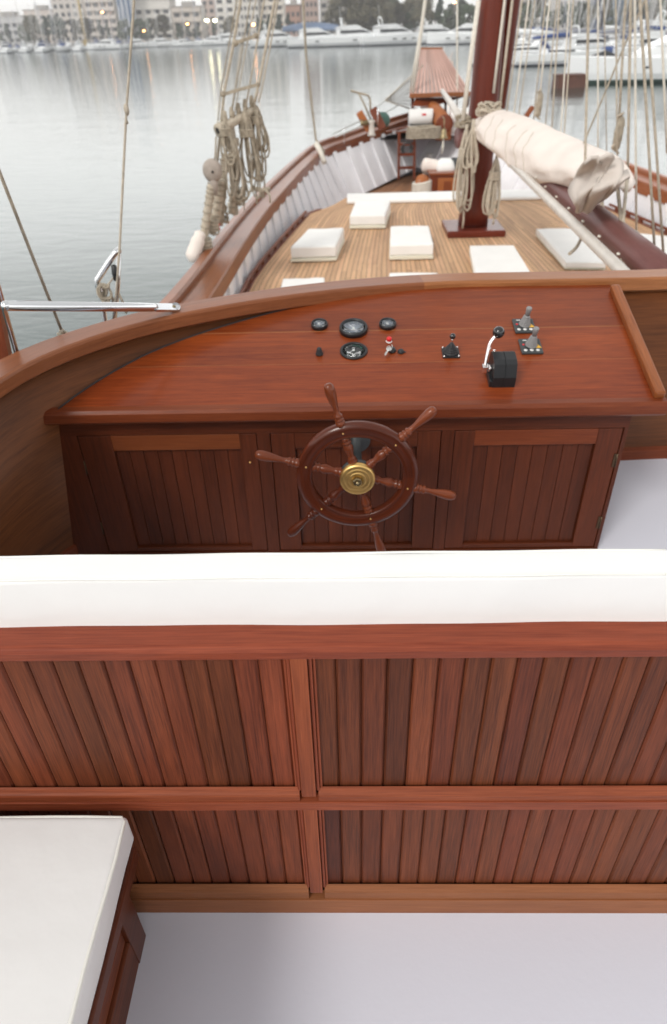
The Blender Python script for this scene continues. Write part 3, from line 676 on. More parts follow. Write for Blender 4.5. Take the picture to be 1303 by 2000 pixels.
mb.loft([[p+V((0,.10,-.04)),p+V((0,.14,-.04)),p+V((0,.14,-1.0)),p+V((0,.10,-1.0))] for p in arc[2:-2]],smooth=False); mb.build('bulkhead',M['greywall'],hull)
# well deck (lower) & raised deck
ZD=1.9; ZW=1.4
def planks(fleft,fright,ya,yb,z,w,name,mt,step=.5,gap=.004):
    mb=MB(); mb.m=1
    n=int((yb-ya)/step)+1; Y=[ya+(yb-ya)*k/n for k in range(n+1)]
    for k in range(n):
        y0,y1=Y[k],Y[k+1]
        mb.add([V((fleft(y0),y0,z-.006)),V((fright(y0),y0,z-.006)),V((fright(y1),y1,z-.006)),V((fleft(y1),y1,z-.006))],[(0,1,2,3)])
    mb.m=0
    wmax=max(fright(y)-fleft(y) for y in Y); N=int(wmax/w)
    for j in range(N):
        tone=random.random(); nxt=random.randint(2,8)
        for k in range(n):
            if k>=nxt: tone=random.random(); nxt=k+random.randint(5,9); 
            y0,y1=Y[k],Y[k+1]; 
            P=[]
            jt=.006 if k==nxt-9 else 0
            for y in(y0,y1):
                a,b=fleft(y),fright(y); W=(b-a)/N; P.append((a+W*j+gap/2,a+W*(j+1)-gap/2))
            mb.add([V((P[0][0],y0,z)),V((P[0][1],y0,z)),V((P[1][1],y1-.003*(k+1>=nxt),z)),V((P[1][0],y1-.003*(k+1>=nxt),z))],[(0,1,2,3)],[[(y0,0),(y0,w),(y1,w),(y1,0)]],tone)
    return struct(mb.build(name,[mt,M['caulk']]))
edge_px=[(487,550),(510,518),(545,477),(572,447),(600,417),(622,409),(640,405)]
edge=[V((-1.22,5.0,ZD)),V((-1.2,6.5,ZD))]+[atz(x,y,ZD) for x,y in edge_px]; edge=[V((p.x+.03,p.y,ZD)) for p in edge]
print('edge',[tuple(round(c,2) for c in p) for p in edge])
EY=[p.y for p in edge]; EX=[p.x for p in edge]
YF=12.75
def le(y): return interp(EY+[YF],EX+[.0],y)
def re(y): return 2*XC-le(y)
planks(le,re,3.2,YF,ZD,.062,'raised_deck',M['teak'],step=.28,gap=.0055)
def lw(y): return hull_x(y)+capw(y)*.85+base_in(y)*.9
planks(lw,lambda y:2*XC-lw(y),2.9,18.6,ZW,.09,'well_deck',M['teakd'],step=.6,gap=.006)
# coach roof side walls carrying the raised deck, white margin
dh=thing('deckhouse','low white deckhouse carrying the raised teak sun deck','deckhouse',(XC,8,ZW))
mb=MB(); ring=[V((le(y),y,0)) for y in EY]+[V((0,YF,0))]
loop=ring+[V((2*XC-p.x,p.y,0)) for p in reversed(ring)]
mb.prism([V((p.x+ (.04 if p.x<XC else -.04),min(p.y,YF-.04),ZW)) for p in loop],(0,0,ZD-ZW-.02),tone=.5); mb.build('wall',M['white'],dh)
for sg in(1,-1):
    mb=MB()
    g=(lambda p:p) if sg==1 else (lambda p:V((2*XC-p.x,p.y,p.z)))
    sm=resample([V((le(y),y,ZD)) for y in EY[:-1]],60); 
    mb.loft([[g(p+V(d)) for d in((-.05,0,-.03),(-.05,0,.012),(.03,0,.012),(.03,0,-.03))] for p in sm],smooth=False,tone=.4)
    mb.loft([[g(p+V(d)) for d in((-.035,0,.045),(-.035,0,.075),(-.0,0,.075),(-.0,0,.045))] for p in sm[:-4]],smooth=False,tone=.5)
    for i in range(2,56,3): mb.box(g(sm[i]+V((-.018,0,.028))),(.03,.12,.034),tone=.3)
    mb.build('toe_rail',M['nosing'],dh,bevel=.003)
mb=MB(); mb.box((XC,YF-.25,ZD+.03),(3.45,.62,.055)); 
fm=mb.build('long_mattress',M['matt'],bevel=.02,segs=3); tag(fm,'long flat white pad across the forward edge of the teak deck','mattress')
# ------------------------------------------------------------------ mattresses
def mattress(quad,ztop,thick,label,folded=True):
    P=[atz(x,y,ztop) for x,y in quad]   # back-left, back-right, front-right, front-left
    o=sum(P,V())/4; o.z=ztop-thick
    t=thing('sun_mattress',label,'mattress',o,group='white mattresses on the teak deck')
    def slab(z0,z1,g,bul):
        mb=MB(); c=sum(P,V())/4; Q=[c+(p-c)*g for p in P]; nx=8; rings=[]
        for z,k in((z0,.97),(z0+(z1-z0)*.15,1),(z0+(z1-z0)*.85,1),(z1,.965)):
            loop=[]
            for i in range(4):
                a,b=Q[i],Q[(i+1)%4]
                for j in range(6):
                    p=a.lerp(b,j/6); p=c+(p-c)*k; loop.append(V((p.x,p.y,z+random.uniform(-.004,.004)+bul*0)))
            rings.append(loop)
        mb.loft(rings,smooth=False); return mb
    if folded:
        slab(ztop-thick,ztop-thick*.78,1.02,0).build('lower_fold',M['mattd'],t,bevel=.012)
        slab(ztop-thick*.78,ztop,1,0).build('upper_fold',M['matt'],t,bevel=.018,segs=3)
    else:
        slab(ztop-thick,ztop-thick*.85,1.0,0).build('seam_edge',M['mattd'],t,bevel=.006); slab(ztop-thick*.85,ztop,1,0).build('cover',M['matt'],t,bevel=.018,segs=3)
mattress([(602,446),(672,444),(656,479),(567,482)],ZD+.20,.19,'folded white mattress nearest the port toe rail on the deck')
mattress([(694,393),(763,391),(753,419),(683,420)],ZD+.20,.19,'folded white mattress touching the long pad at the forward edge')
mattress([(763,441),(838,440),(847,475),(762,477)],ZD+.20,.19,'folded white mattress in the middle, directly above the tachometer side')
mattress([(553,543),(634,541),(628,640),(525,640)],ZD+.12,.11,'white mattress half hidden behind the cap rail, left one',False)
mattress([(761,532),(855,532),(864,610),(757,610)],ZD+.12,.11,'white mattress barely showing behind the cap rail, middle one',False)
mattress([(918,479),(1004,478),(1048,550),(932,550)],ZD+.10,.09,'flat white mattress lying aft of the mast base',False)
mattress([(1048,446),(1114,445),(1185,512),(1106,511)],ZD+.10,.09,'flat white mattress lying under the pale spar beside the boom',False)
mattress([(1212,452),(1330,462),(1450,545),(1300,545)],ZD+.10,.09,'white mattress at the right edge beyond the boom',False)
# ================================================================== MAST, BOOM, SAIL
MX=1.80; MY=10.2
ms=thing('mast','thick dark maroon wooden mast standing on a square deck plate','mast',(MX,MY,ZD))
mb=MB(); n=16; rings=[]
for z,r_ in((ZD+.1,.205),(ZD+.3,.20),(ZD+.6,.19),(ZD+1.2,.185),(3.4,.18),(4.5,.165),(7,.16),(11,.15),(16,.12)):
    rr=[]
    for k in range(24):
        a=2*PI*k/24; c,s_=math.cos(a),math.sin(a); e=(abs(c)**4+abs(s_)**4)**(-.25); e=1+(e-1)*(.55 if z<3.5 else .1)
        rr.append(V((MX+c*r_*e,MY+s_*r_*e,z)))
    rings.append(rr)
mb.loft(rings,tone=.5); mb.build('pole',M['mast'],ms)
mb=MB(); mb.box((MX,MY-.02,ZD+.045),(.80,.72,.09),tone=.5); mb.build('deck_plate',M['mast'],ms,bevel=.02,segs=3)
# second spar right behind the mast
mb=MB(); a=aty(972,212,10.45); b=aty(1000,0,10.45); d=b-a
mb.tube([a-d*.0,a+d*.5,b,b+d*1,b+d*3],[.10,.105,.105,.10,.08],14,tone=.5); tag(mb.build('spar',M['mast']),'slimmer dark spar standing upright close behind the mast','spar')
BZ=3.12
bm_=thing('boom','long maroon boom with a pale track along its port side','boom',(MX,MY,BZ))
mb=MB(); mb.tube([V((1.93,MY-.1,BZ)),V((1.90,8,BZ)),V((1.84,6,BZ)),V((1.80,4.4,BZ)),V((1.77,3.35,BZ))],[.07,.082,.095,.097,.095],20,tone=.5); mb.build('spar_body',M['boom'],bm_)
ta=atx(937,262,MX-.10); tb=aty(1222,526,4.2)
print('track',ta,tb)
TA=V((1.785,9.92,3.13)); TB=V((1.592,4.04,3.12))
mb=MB(); mb.tube([TA,lerp(TA,TB,.5),TB,TB+(TB-TA)*.10],.036,12,tone=.5); mb.build('track',M['greyal'],bm_)
mb=MB()
for k in range(14):
    p=lerp(TA,TB,(k+.5)/14)+V((.045,0,.03)); mb.sphere(p,.011,8,6,(1,1.6,.7))
fit=mb.build('track_fittings',M['ropew'],bm_)
# forward staysail boom (pale)
mb=MB(); mb.tube([aty(864,178,15.0),aty(885,208,12.5),V((MX-.20,MY-.05,3.20))],[.04,.05,.055],14,tone=.5); tag(mb.build('staysail_boom',M['greyal']),'pale grey forward boom running from the bow to the port side of the mast','boom')
mb=MB(); mb.lathe([(.0,0),(.13,0),(.13,.35),(0,.35)],V((MX-.32,MY-.15,3.10)),(1,.3,0),14); tag(mb.build('boom_jaw',M['boom']),'short dark wooden jaw at the port side of the mast','boom jaw')
# sail bundle
tops=[(936,216),(960,210),(990,217),(1030,232),(1070,247),(1105,264),(1140,280),(1170,292),(1195,302),(1218,330)]
bots=[(934,238),(950,268),(975,297),(1003,320),(1035,343),(1065,358),(1090,360),(1118,362),(1160,362),(1206,352)]
sail=thing('furled_sail','cream canvas covered sail lashed on the boom aft of the mast','sail',(MX,8,BZ))
mb=MB(); rings=[]
Ysail=[]
for (tp,bt) in zip(tops,bots):
    cpx=((tp[0]+bt[0])/2,(tp[1]+bt[1])/2)
    Ysail.append(cpx)
T3=[atx(x,y,MX+.16) for x,y in tops]; B3=[atx(x,y,MX+.02) for x,y in bots]
print('sailtop',[tuple(round(c,2) for c in p) for p in T3]); print('sailbot',[tuple(round(c,2) for c in p) for p in B3])
T3=resample(cat(T3,4),40); B3=resample(cat(B3,4),40)
for i in range(40):
    t,b=T3[i],B3[i]; c=(t+b)/2; h=(t-b)/2; w=h.length*.62; w=min(w,.27)*(.75+.25*min(1,(39-i)/6))
    rr=[]
    for k in range(28):
        a=2*PI*k/28; fold=1+.05*math.sin(5*a+i*.35)+.035*math.sin(9*a-i*.5+2)+.03*math.sin(i*1.1+3*a)-.05*abs(math.sin(i*.42+a*.8))**6
        if i>26: fold+=.09*math.sin(4*a+i*.8)*(i-26)/14
        rr.append(c+h*math.cos(a)*(fold if math.cos(a)<.6 else 1+(fold-1)*.3)+V((1,0,0))*math.sin(a)*w*fold)
    rings.append(rr)
e=rings[-1]; ce=sum(e,V())/28
rings.append([ce+(p-ce)*.75+V((.02,-.10,-.04)) for p in e]); rings.append([ce+(p-ce)*.35+V((.02,-.12,-.08)) for p in e])
s0=rings[0]; c0=sum(s0,V())/28; rings.insert(0,[c0+(p-c0)*.5+V((0,.08,0)) for p in s0])
mb.loft(rings,smooth=True); mb.build('canvas_cover',M['canvas'],sail)
# hanging flap at the aft end
mb=MB(); fl=[[(1150,320),(1190,308),(1222,330)],[(1128,345),(1175,340),(1222,345)],[(1108,372),(1160,370),(1210,362)],[(1112,395),(1150,392),(1188,384)],[(1120,412),(1140,412),(1160,398)]]
G=[]
for i,row in enumerate(fl):
    pts=cat([atx(x,y,[1.52,1.60,1.76][j]+.04*math.sin(i*1.7+j)) for j,(x,y) in enumerate(row)],8)
    G.append([p+V((.05*abs(math.sin(k*.62+i*.35))-.02,.035*math.sin(k*.7+i),.02*math.sin(k*1.2))) for k,p in enumerate(pts)])
cols=[cat([G[i][k] for i in range(5)],5) for k in range(len(G[0]))]
vs=[p for c in cols for p in c]; m_=len(cols[0]); fs=[]
for i in range(len(cols)-1):
    for j in range(m_-1): fs.append((i*m_+j,(i+1)*m_+j,(i+1)*m_+j+1,i*m_+j+1))
mb.add(vs,fs,None,None,True); fo=mb.build('hanging_flap',M['canvasd'],sail); so=fo.modifiers.new('thick','SOLIDIFY'); so.thickness=.02
mb=MB()
for i in (3,5,9,13,16,20,23,25):
    rr=rings[i+1]; c=sum(rr,V())/28; mb.tube([c+(p-c)*1.008 for p in rr[3:26]],.0035,5)
mb.build('lashing',M['rope'],sail)
# ------------------------------------------------------------------ ropes
def rope(pts,r,label,mt='rope',name='rope',group='rigging ropes',catg='rope',n=6):
    mb=MB(); mb.tube(pts,r,n); return tag(mb.build(name,M[mt]),label,catg,group)
rr_=[] # right hand ropes: (top px at y=0, bottom px, radius, anchor)
RT=[((986,0),(964,182),.022,10.0),((1001,0),(976,212),.022,9.9),
((1020,0),(990,218),.012,9.6),((1033,0),(1003,228),.012,9.4),((1045,0),(1012,235),.009,9.3),((1066,0),(1040,255),.010,8.9),((1074,0),(1053,200),.012,8.8),
((1088,0),(1064,262),.008,8.5),((1093,0),(1075,300),.010,8.3),((1112,0),(1088,375),.008,7.2),((1120,0),(1094,380),.008,7.1),
((1150,0),(1140,452),.012,5.6),((1168,0),(1168,352),.008,6.6),((1222,0),(1209,240),.012,6.2),((1232,0),(1226,340),.012,5.4),((1240,0),(1243,452),.010,5.2),((1250,0),(1281,527),.010,4.4),((1262,0),(1297,512),.010,4.5),((1290,0),(1303,300),.010,5.5),((1203,0),(1206,350),.008,5.9),((1180,0),(1185,300),.006,7.2)]
for i,(tp,bt,r_,y_) in enumerate(RT):
    B=aty(*bt,y_); T_=aty(*tp,y_+.05); d=T_-B
    rope([B,B+d*.5,T_,T_+d*1.2],r_*.8,'straight taut rope right of the mast, %s from the mast side'%ORD[i],'rope' if i%3 else 'ropew')
rope([aty(1140,280,6.2),aty(1182,180,6.3),aty(1215,100,6.4),aty(1260,0,6.5),aty(1310,-120,6.7)],.007,'thin dark slanting line crossing right of the sail bundle','roped')
rope([aty(1170,345,5.4),aty(1176,400,5.3),aty(1183,486,5.2)],.014,'short thick rope hanging down over the boom beside the sail flap')
rope([aty(1206,362,5.0),aty(1214,440,4.8),aty(1222,510,4.6)],.012,'short rope running down from the sail end to the boom lashing')
rope([aty(1226,340,5.0),aty(1217,430,4.8),aty(1224,512,4.6)],.012,'rope bent at a knot beside the sail end, reaching the boom lashing')
rope(cat([aty(1141,450,5.4),aty(1128,480,5.2),aty(1112,496,5.1)]),.012,'frayed rope tail hanging left of the boom over the mattress')
rope(cat([aty(1183,484,4.9),aty(1196,478,4.8),aty(1202,462,4.8),aty(1218,455,4.8),aty(1230,452,4.8)],5),.013,'kinked rope lying across the boom, middle one')
rope(cat([aty(1142,448,5.2),aty(1150,432,5.2),aty(1168,425,5.2),aty(1176,420,5.2)],5),.012,'curved rope over the boom just below the sail flap')
rope(cat([aty(1218,520,4.3),aty(1214,508,4.35),aty(1228,512,4.3),aty(1240,500,4.3),aty(1262,493,4.3),aty(1275,497,4.3),aty(1250,505,4.3),aty(1228,522,4.25),aty(1218,515,4.3)],6),.014,'knotted rope lashing around the lower end of the boom')
rope(cat([aty(1188,436,5.0),aty(1200,446,5.0),aty(1225,448,5.0),aty(1246,456,5.0),aty(1240,470,5.0)],5),.012,'slack rope looping right of the boom')
rope(cat([aty(1085,395,6.6),aty(1100,388,6.4),aty(1112,384,6.3)],5)+cat([aty(1090,402,6.5),aty(1105,412,6.4),aty(1118,418,6.3)],5),.012,'crossed lashing between boom and sail cover')
# left edge ropes
B=aty(121,647,2.42); T_=aty(0,338,2.3); rope([B,lerp(B,T_,.5)+V((0,0,-.003)),T_,T_+(T_-B)*1.2],.0055,'taut rope slanting down to a knot on the cap rail at far left','roped')
mb=MB()
for k in range(3): c=B+V((0,0,-.01-.006*k)); mb.tube([c+V((.016*math.cos(a),.012*math.sin(a),.004*math.sin(a*2+k))) for a in [2*PI*j/14 for j in range(15)]],.005,6)
mb.sphere(B,.011,8,6); tag(mb.build('rope_knot',M['rope']),'small rope knot wound on the cap rail at the far left','knot')
B=aty(226,592,3.0); K=aty(247,214,3.1); T_=aty(262,0,3.1); rope([B,aty(234,480,3.05),K,T_,T_+(T_-K)],.0052,'thin vertical rope with a knot in front of open water')
mb=MB(); mb.sphere(K,.011,8,6,(1,1,2)); mb.tube([K,K+V((-.008,0,-.03)),K+V((-.004,0,-.05))],.004,6); tag(mb.build('rope_knot',M['rope']),'knot halfway up the thin rope over open water','knot')
B=aty(634,298,14.6); Q=aty(617,272,14.8); T_=aty(598,110,14.6); rope([B,Q,T_,aty(592,0,14.6),aty(588,-150,14.6)],.022,'long thin stay rising from the port bulwark against the water','roped')
rope([aty(634,318,14.2),aty(625,295,14.4),aty(617,280,14.5)],.05,'short thick rope lashed over the port bulwark rail','ropew')
rope([aty(520,372,8.6),aty(527,382,8.6),aty(528,396,8.6)],.012,'small white line tied over the port bulwark rail')
mb=MB(); c=aty(512,372,9.1)
mb.tube([c+V((-.12,0,.03)),c,c+V((.10,0,.01))],.028,8); mb.lathe([(.0,-.08),(.035,-.08),(.02,0),(.035,.02),(0,.02)],c,(0,0,1),10); tag(mb.build('cleat',M['roped']),'small weathered cleat on the port rail aft of the stay','cleat')
# ------------------------------------------------------------------ steel strut and post at left
st=thing('steel_strut','polished steel strut bolted flat to the cap rail at the left','strut',aty(300,600,2.64))
e1=atz(342,600,ZT+.012); e0=aty(12,597,1.95); e1=V((e1.x,e1.y,ZT+.010))
print('strut',e0,e1)
mid=lerp(e1,e0,.16)
mb=MB(); mb.tube([mid+(e1-e0)*.02,mid,lerp(mid,e0,.1),e0],[.013,.015,.0155,.0155],14); mb.build('tube',M['steel'],st)
mb=MB(); dxy=(e1-mid).normalized(); mb.bar(mid,e1+dxy*.0,.040,.010,up=(0,-.55,.83)); mb.lathe([(0,-.005),(.020,-.005),(.020,.005),(0,.005)],e1,(0,-.55,.83),20); mb.build('flat_end',M['steel'],st)
mb=MB(); mb.lathe([(0,.003),(.008,.003),(.007,.008),(0,.009)],e1-dxy*.006,(0,0,1),14); mb.build('bolt',M['brassd'],st)
pt=thing('steel_stanchion','slanting polished steel post at the left picture edge','post',aty(34,690,2.0))
q0=aty(33,690,2.12); q1=aty(-4,560,2.05); mb=MB(); mb.tube([q0,q1,q1+(q1-q0)*1.0],.0085,12); mb.build('tube',M['steel'],pt)
mb=MB(); mb.sphere(e0,.015,12,8); mb.build('joint',M['steel'],pt)
q0=aty(8,700,2.22); q1=aty(-22,560,2.22); mb=MB(); mb.bar(q0,q1+(q1-q0)*1.2,.05,.03,up=(0,1,0),tone=.4); tag(mb.build('wooden_post',M['nosing']),'dark wooden post at the left picture edge behind the steel strut','post')
# outboard davit rail with rope and block
dv=thing('boarding_rail','bent white metal rail standing outboard with a rope tied to it','rail',aty(205,625,3.3))
yy=3.3
mb=MB(); mb.tube(cat([aty(206,640,yy),aty(198,580,yy),aty(190,552,yy),aty(196,538,yy),aty(226,493,yy),aty(232,490,yy+.05)],5),.014,12); mb.build('tube',M['steel'],dv)
mb=MB(); mb.tube([aty(232,490,yy+.05),aty(230,560,yy),aty(222,640,yy)],.011,10); mb.build('back_tube',M['steel'],dv)
def knotball(c,s,label,seed,r=.008,n=70,mt='rope',name='rope_bundle',stretch=(1,1,1.6),group=None,catg='rope'):
    rnd=random.Random(seed); pts=[]
    ph=[rnd.uniform(0,6.28) for _ in range(6)]
    for k in range(n):
        t=k/n*2*PI*5
        pts.append(c+V((s*stretch[0]*math.sin(t*1.0+ph[0])*.8+s*.3*math.sin(t*2.7+ph[1]),s*stretch[1]*.6*math.cos(t*1.3+ph[2]),s*stretch[2]*math.sin(t*.77+ph[3])*.8+s*.3*math.cos(t*3.1+ph[4]))))
    mb=MB(); mb.tube(cat(pts,3),r,6); return tag(mb.build(name,M[mt]),label,catg,group)
knotball(aty(206,575,yy-.03),.038,'bundle of rope tied on the bent metal rail',4,.006,60,'roped',stretch=(.7,.7,1.5))
mb=MB(); mb.lathe([(0,-.04),(.014,-.035),(.016,.0),(.012,.035),(0,.04)],aty(225,533,yy),(0,0,1),12); tag(mb.build('pulley_block',M['black']),'small black pulley hanging beside the bent metal rail','pulley')
rope([aty(225,538,yy),aty(208,560,yy-.02)],.004,'short line from the black pulley to the bent metal rail')
rope([aty(230,570,yy),aty(240,590,yy),aty(247,612,yy)],.006,'short dark line under the thin rope at left','roped')
# ------------------------------------------------------------------ port shrouds
YS=7.9
def sh(px,py,y=YS): return aty(px,py,y)
def ropepx(pts,r,label,mt='rope',y=YS,ext=0,**k):
    P=[sh(a,b,y) for a,b in pts]
    if ext: P=[P[0]+(P[0]-P[1])*ext]+P
    return rope(P,r,label,mt,**k)
ropepx([(470,0),(455,90),(438,178),(424,320)],.016,'left thick shroud line of the port rigging ladder',ext=1)
ropepx([(463,0),(447,90),(431,178),(420,300),(418,330)],.007,'thin wire just outside the left shroud','roped',ext=1)
ropepx([(537,0),(520,90),(502,180),(497,200)],.016,'right thick shroud line of the port rigging ladder',ext=1)
ropepx([(543,0),(528,90),(510,180),(505,200)],.008,'thin line just right of the right shroud',ext=1)
ropepx([(489,0),(470,120),(450,240)],.006,'thin halyard between the shrouds, first from the left','roped',ext=1)
ropepx([(500,0),(476,120),(455,240)],.006,'thin halyard between the shrouds, second from the left','rope',ext=1)
ropepx([(516,0),(498,110),(479,215)],.009,'thin halyard between the shrouds, third from the left','rope',ext=1)
ropepx([(474,70),(462,150),(449,235)],.005,'short thin halyard under the upper ratline','rope')
for (a,b,l) in(((436,184),(504,165),'lower wooden ratline bar between the port shrouds'),((460,84),(500,70),'upper wooden ratline bar between the port shrouds')):
    mb=MB(); mb.bar(sh(*a),sh(*b),.035,.03,tone=.5); mb.sphere(sh(*a),.03,8,6); mb.sphere(sh(*b),.026,8,6); tag(mb.build('ratline',M['roped']),l,'ratline','ratlines on the port shrouds')
pr=thing('pin_rail','pale wooden pin rail between the port shrouds with a hollow round end','pin rail',sh(430,252))
A=sh(428,254,7.75); Bq=sh(500,212,8.1); dpr=(Bq-A).normalized()
mb=MB(); mb.tube([A,lerp(A,Bq,.35),lerp(A,Bq,.7),Bq],[.055,.045,.045,.04],14); mb.lathe([(.03,-.02),(.062,-.02),(.066,.02),(.05,.03)],A,dpr,18); mb.build('rail',M['rope'],pr)
mb=MB(); mb.lathe([(0,-.021),(.032,-.021),(.032,-.02),(0,-.02)],A,dpr,16); mb.build('hollow_shade',M['dark'],pr)  # dark disc over the closed end, standing in for the shade inside
for k in range(5):
    p=lerp(A,Bq,.18+.18*k); mb=MB(); mb.lathe([(0,-.14),(.016,-.13),(.014,.02),(.026,.03),(.026,.08),(.018,.13),(0,.14)],p,(0,0,1),10,tone=.5); mb.build('belaying_pin',M['roped'],pr)
def coil(top,length,width,n,label,r=.010,mt='rope',seed=0,wrap=True,name='rope_coil',group='rope coils hung up in the rigging',dirx=V((1,0,0)),diry=V((0,1,0))):
    rnd=random.Random(seed); mb=MB(); pts=[]
    for k in range(n):
        L=length*rnd.uniform(.78,1.05); w=width*rnd.uniform(.5,1.1); dx=rnd.uniform(-1,1)*width*.45; dy=rnd.uniform(-1,1)*width*.4
        tw=rnd.uniform(-.35,.35)
        for j in range(16):
            a=2*PI*j/16+PI/2
            z=-L/2+L/2*math.sin(a); sp=.25+.75*(-z/L)
            x=w*.5*math.cos(a)*sp+dx*(-z/L)
            pts.append(top+dirx*(x+tw*w*.3*math.sin(a*2))+diry*(dy*sp+w*.25*math.sin(a+tw*4)*sp)+V((0,0,z)))
    mb.tube(pts,r,6)
    if wrap:
        for q in range(4):
            c=top+V((0,0,-length*.22-q*r*1.9)); mb.tube([c+dirx*width*.34*math.cos(a)+diry*width*.3*math.sin(a) for a in [2*PI*j/12 for j in range(13)]],r,6)
    mb.tube([top+V((0,0,r*3)),top+V((0,0,-length*.2))],r*1.6,6)
    # loose tail
    mb.tube([top+V((0,0,-length*.9))+dirx*width*.2,top+V((0,0,-length*1.02))+dirx*width*.25,top+V((0,0,-length*1.12))+dirx*width*.22],r,6)
    return tag(mb.build(name,M[mt]),label,'rope coil',group)
coil(sh(438,232,7.7),.40,.16,6,'long rope coil hung on the hollow left end of the pin rail',.0095,'roped',1)
coil(sh(452,240,7.85),.66,.16,7,'longest rope coil hanging in the middle of the pin rail',.0095,'rope',2)
coil(sh(478,216,7.9),.78,.20,8,'wide looped rope coil tied round its middle below the pin rail',.0095,'roped',3)
coil(sh(497,205,8.05),.48,.20,8,'dense grey rope coil hanging from the right end of the pin rail',.0095,'roped',4)
coil(sh(502,222,8.0),.62,.10,3,'thin rope loops with a dangling eye right of the pin rail',.010,'roped',5,wrap=False)
coil(sh(462,300,7.9),.45,.14,6,'lower rope coil hanging among the shroud sleeves',.011,'roped',6)
# sleeved shroud feet with big wooden blocks
def sleeve(pts,r,label,blk=None,y=YS,mt='rope'):
    P=[sh(a,b,y) for a,b in pts]; t=thing('shroud_foot',label,'shroud',P[-1],group='sleeved shroud feet outside the port rail')
    mb=MB(); C_=cat(P,6); mb.tube(C_,[r*(1+.10*math.sin(i*2.1)) for i in range(len(C_))],12); mb.build('sleeve',M[mt],t)
    mb=MB()
    for i in range(2,len(C_)-1,2):
        d=(C_[i+1]-C_[i-1]).normalized(); x=d.orthogonal().normalized(); y_=d.cross(x)
        mb.tube([C_[i]+x*(r*1.12)*math.cos(a)+y_*(r*1.12)*math.sin(a) for a in [2*PI*j/10 for j in range(11)]],.007,5)
    mb.build('whipping',M['roped'],t)
    return t
t1=sleeve([(414,360),(410,385),(403,430),(397,470)],.042,'leftmost shroud foot with a large round wooden block on top',y=7.6)
c=sh(415,333,7.6); mb=MB(); mb.sphere(c,.112,18,12,(.9,.55,1)); mb.lathe([(0,-.10),(.03,-.10),(.045,0),(.035,.08),(0,.08)],c+V((0,0,-.13)),(0,0,1),12); bk=mb.build('round_block',M['blockw'],t1)
mb=MB(); mb.sphere(c+V((.01,-.062,-.005)),.013,8,6); mb.build('block_pin',M['dark'],bk)
sleeve([(431,350),(428,380),(422,420),(416,450)],.05,'second shroud foot from the left, in a pale padded sleeve',y=7.8)
sleeve([(440,300),(438,350),(434,400),(430,440)],.035,'third shroud foot from the left, wrapped in dark rope',y=7.95,mt='roped')
sleeve([(456,340),(455,380),(452,415)],.036,'fourth shroud foot from the left, with a pale lashing',y=8.1)
for i,(px,py,s_,l) in enumerate(((415,440,.075,'grey canvas wrapped deadeye at the foot of the second shroud'),(401,480,.085,'large dark deadeye bundle at the foot of the leftmost shroud'),(466,385,.065,'pointed wooden block hanging lowest right of the shroud feet'),(455,405,.06,'dark lashed block beside the port rail'),(441,320,.06,'tall dark wooden block between the rope coils'))):
    c=sh(px,py,[7.75,7.55,8.2,8.2,7.95][i]); t=thing('pulley_block',l,'pulley block',c,group='weathered blocks of the port shrouds')
    mb=MB(); mb.lathe([(0,-s_*1.5),(s_*.35,-s_*1.2),(s_*.85,-s_*.3),(s_*.8,s_*.5),(s_*.4,s_*1.2),(0,s_*1.3)],c,(0,0,1),14,tone=.4); mb.build('shell',M['roped'] if i!=4 else M['nosing'],t)
    mb=MB()
    for q in range(5):
        zz=-s_+s_*.42*q; mb.tube([c+V((s_*.86*math.cos(a),s_*.86*math.sin(a),zz+.01*math.sin(2*a))) for a in [2*PI*j/12 for j in range(13)]],.010,5)
    mb.build('strop',M['rope'],t)
mb=MB(); a=sh(393,452,7.5); b=sh(373,512,7.35); mb.tube(cat([a,lerp(a,b,.3),lerp(a,b,.7),b],4),[.03]+[.06]*3+[.072]*3+[.078]*3+[.075,.05,.02],14); tag(mb.build('fender',M['canvas']),'cream canvas covered fender hanging outside the port rail','fender')
knotball(sh(420,443,7.85),.045,'small red cord bundle tied at the shroud feet',9,.012,30,'red',name='red_cord',stretch=(1.2,1,.8),catg='cord')
knotball(sh(436,420,8.0),.06,'dark tangle of line at the port shroud feet',10,.011,50,'roped',stretch=(.8,.8,1.6))
ropepx([(409,340),(404,375),(394,450)],.006,'thin dark line beside the leftmost shroud foot','roped',y=7.6)
ropepx([(422,268),(421,300),(418,322)],.010,'shackle line above the round wooden block','roped',y=7.6)
ropepx([(475,365),(476,400),(478,412)],.006,'thin line under the lowest right block',y=8.2)
# ------------------------------------------------------------------ coils at the mast
coil(aty(912,250,9.85),1.08,.22,9,'large beige rope coil hanging on the port side of the mast',.0135,'rope',11,group='rope coils hung at the mast')
coil(aty(925,240,9.75),.55,.16,4,'small twisted rope loop hanging in front of the mast',.014,'rope',12,wrap=False,group='rope coils hung at the mast')
coil(aty(970,310,9.8),.72,.20,9,'tall beige rope coil hanging on the starboard side of the mast',.0135,'rope',13,group='rope coils hung at the mast')
rope([aty(935,0,10.0),aty(920,110,9.95),aty(904,235,9.9)],.03,'thick pale rope running down just left of the mast','ropew')
rope([aty(904,340,9.6),aty(902,385,9.6)],.008,'short rope end below the large coil left of the mast')
knotball(aty(955,212,9.8),.10,'tangle of rope tied round the front of the sail bundle',15,.014,60,'rope',stretch=(1.5,.8,.6))
knotball(aty(905,236,9.95),.09,'rope lashing round the boom jaw on the port side',16,.013,50,'roped',stretch=(1.1,.8,.7))
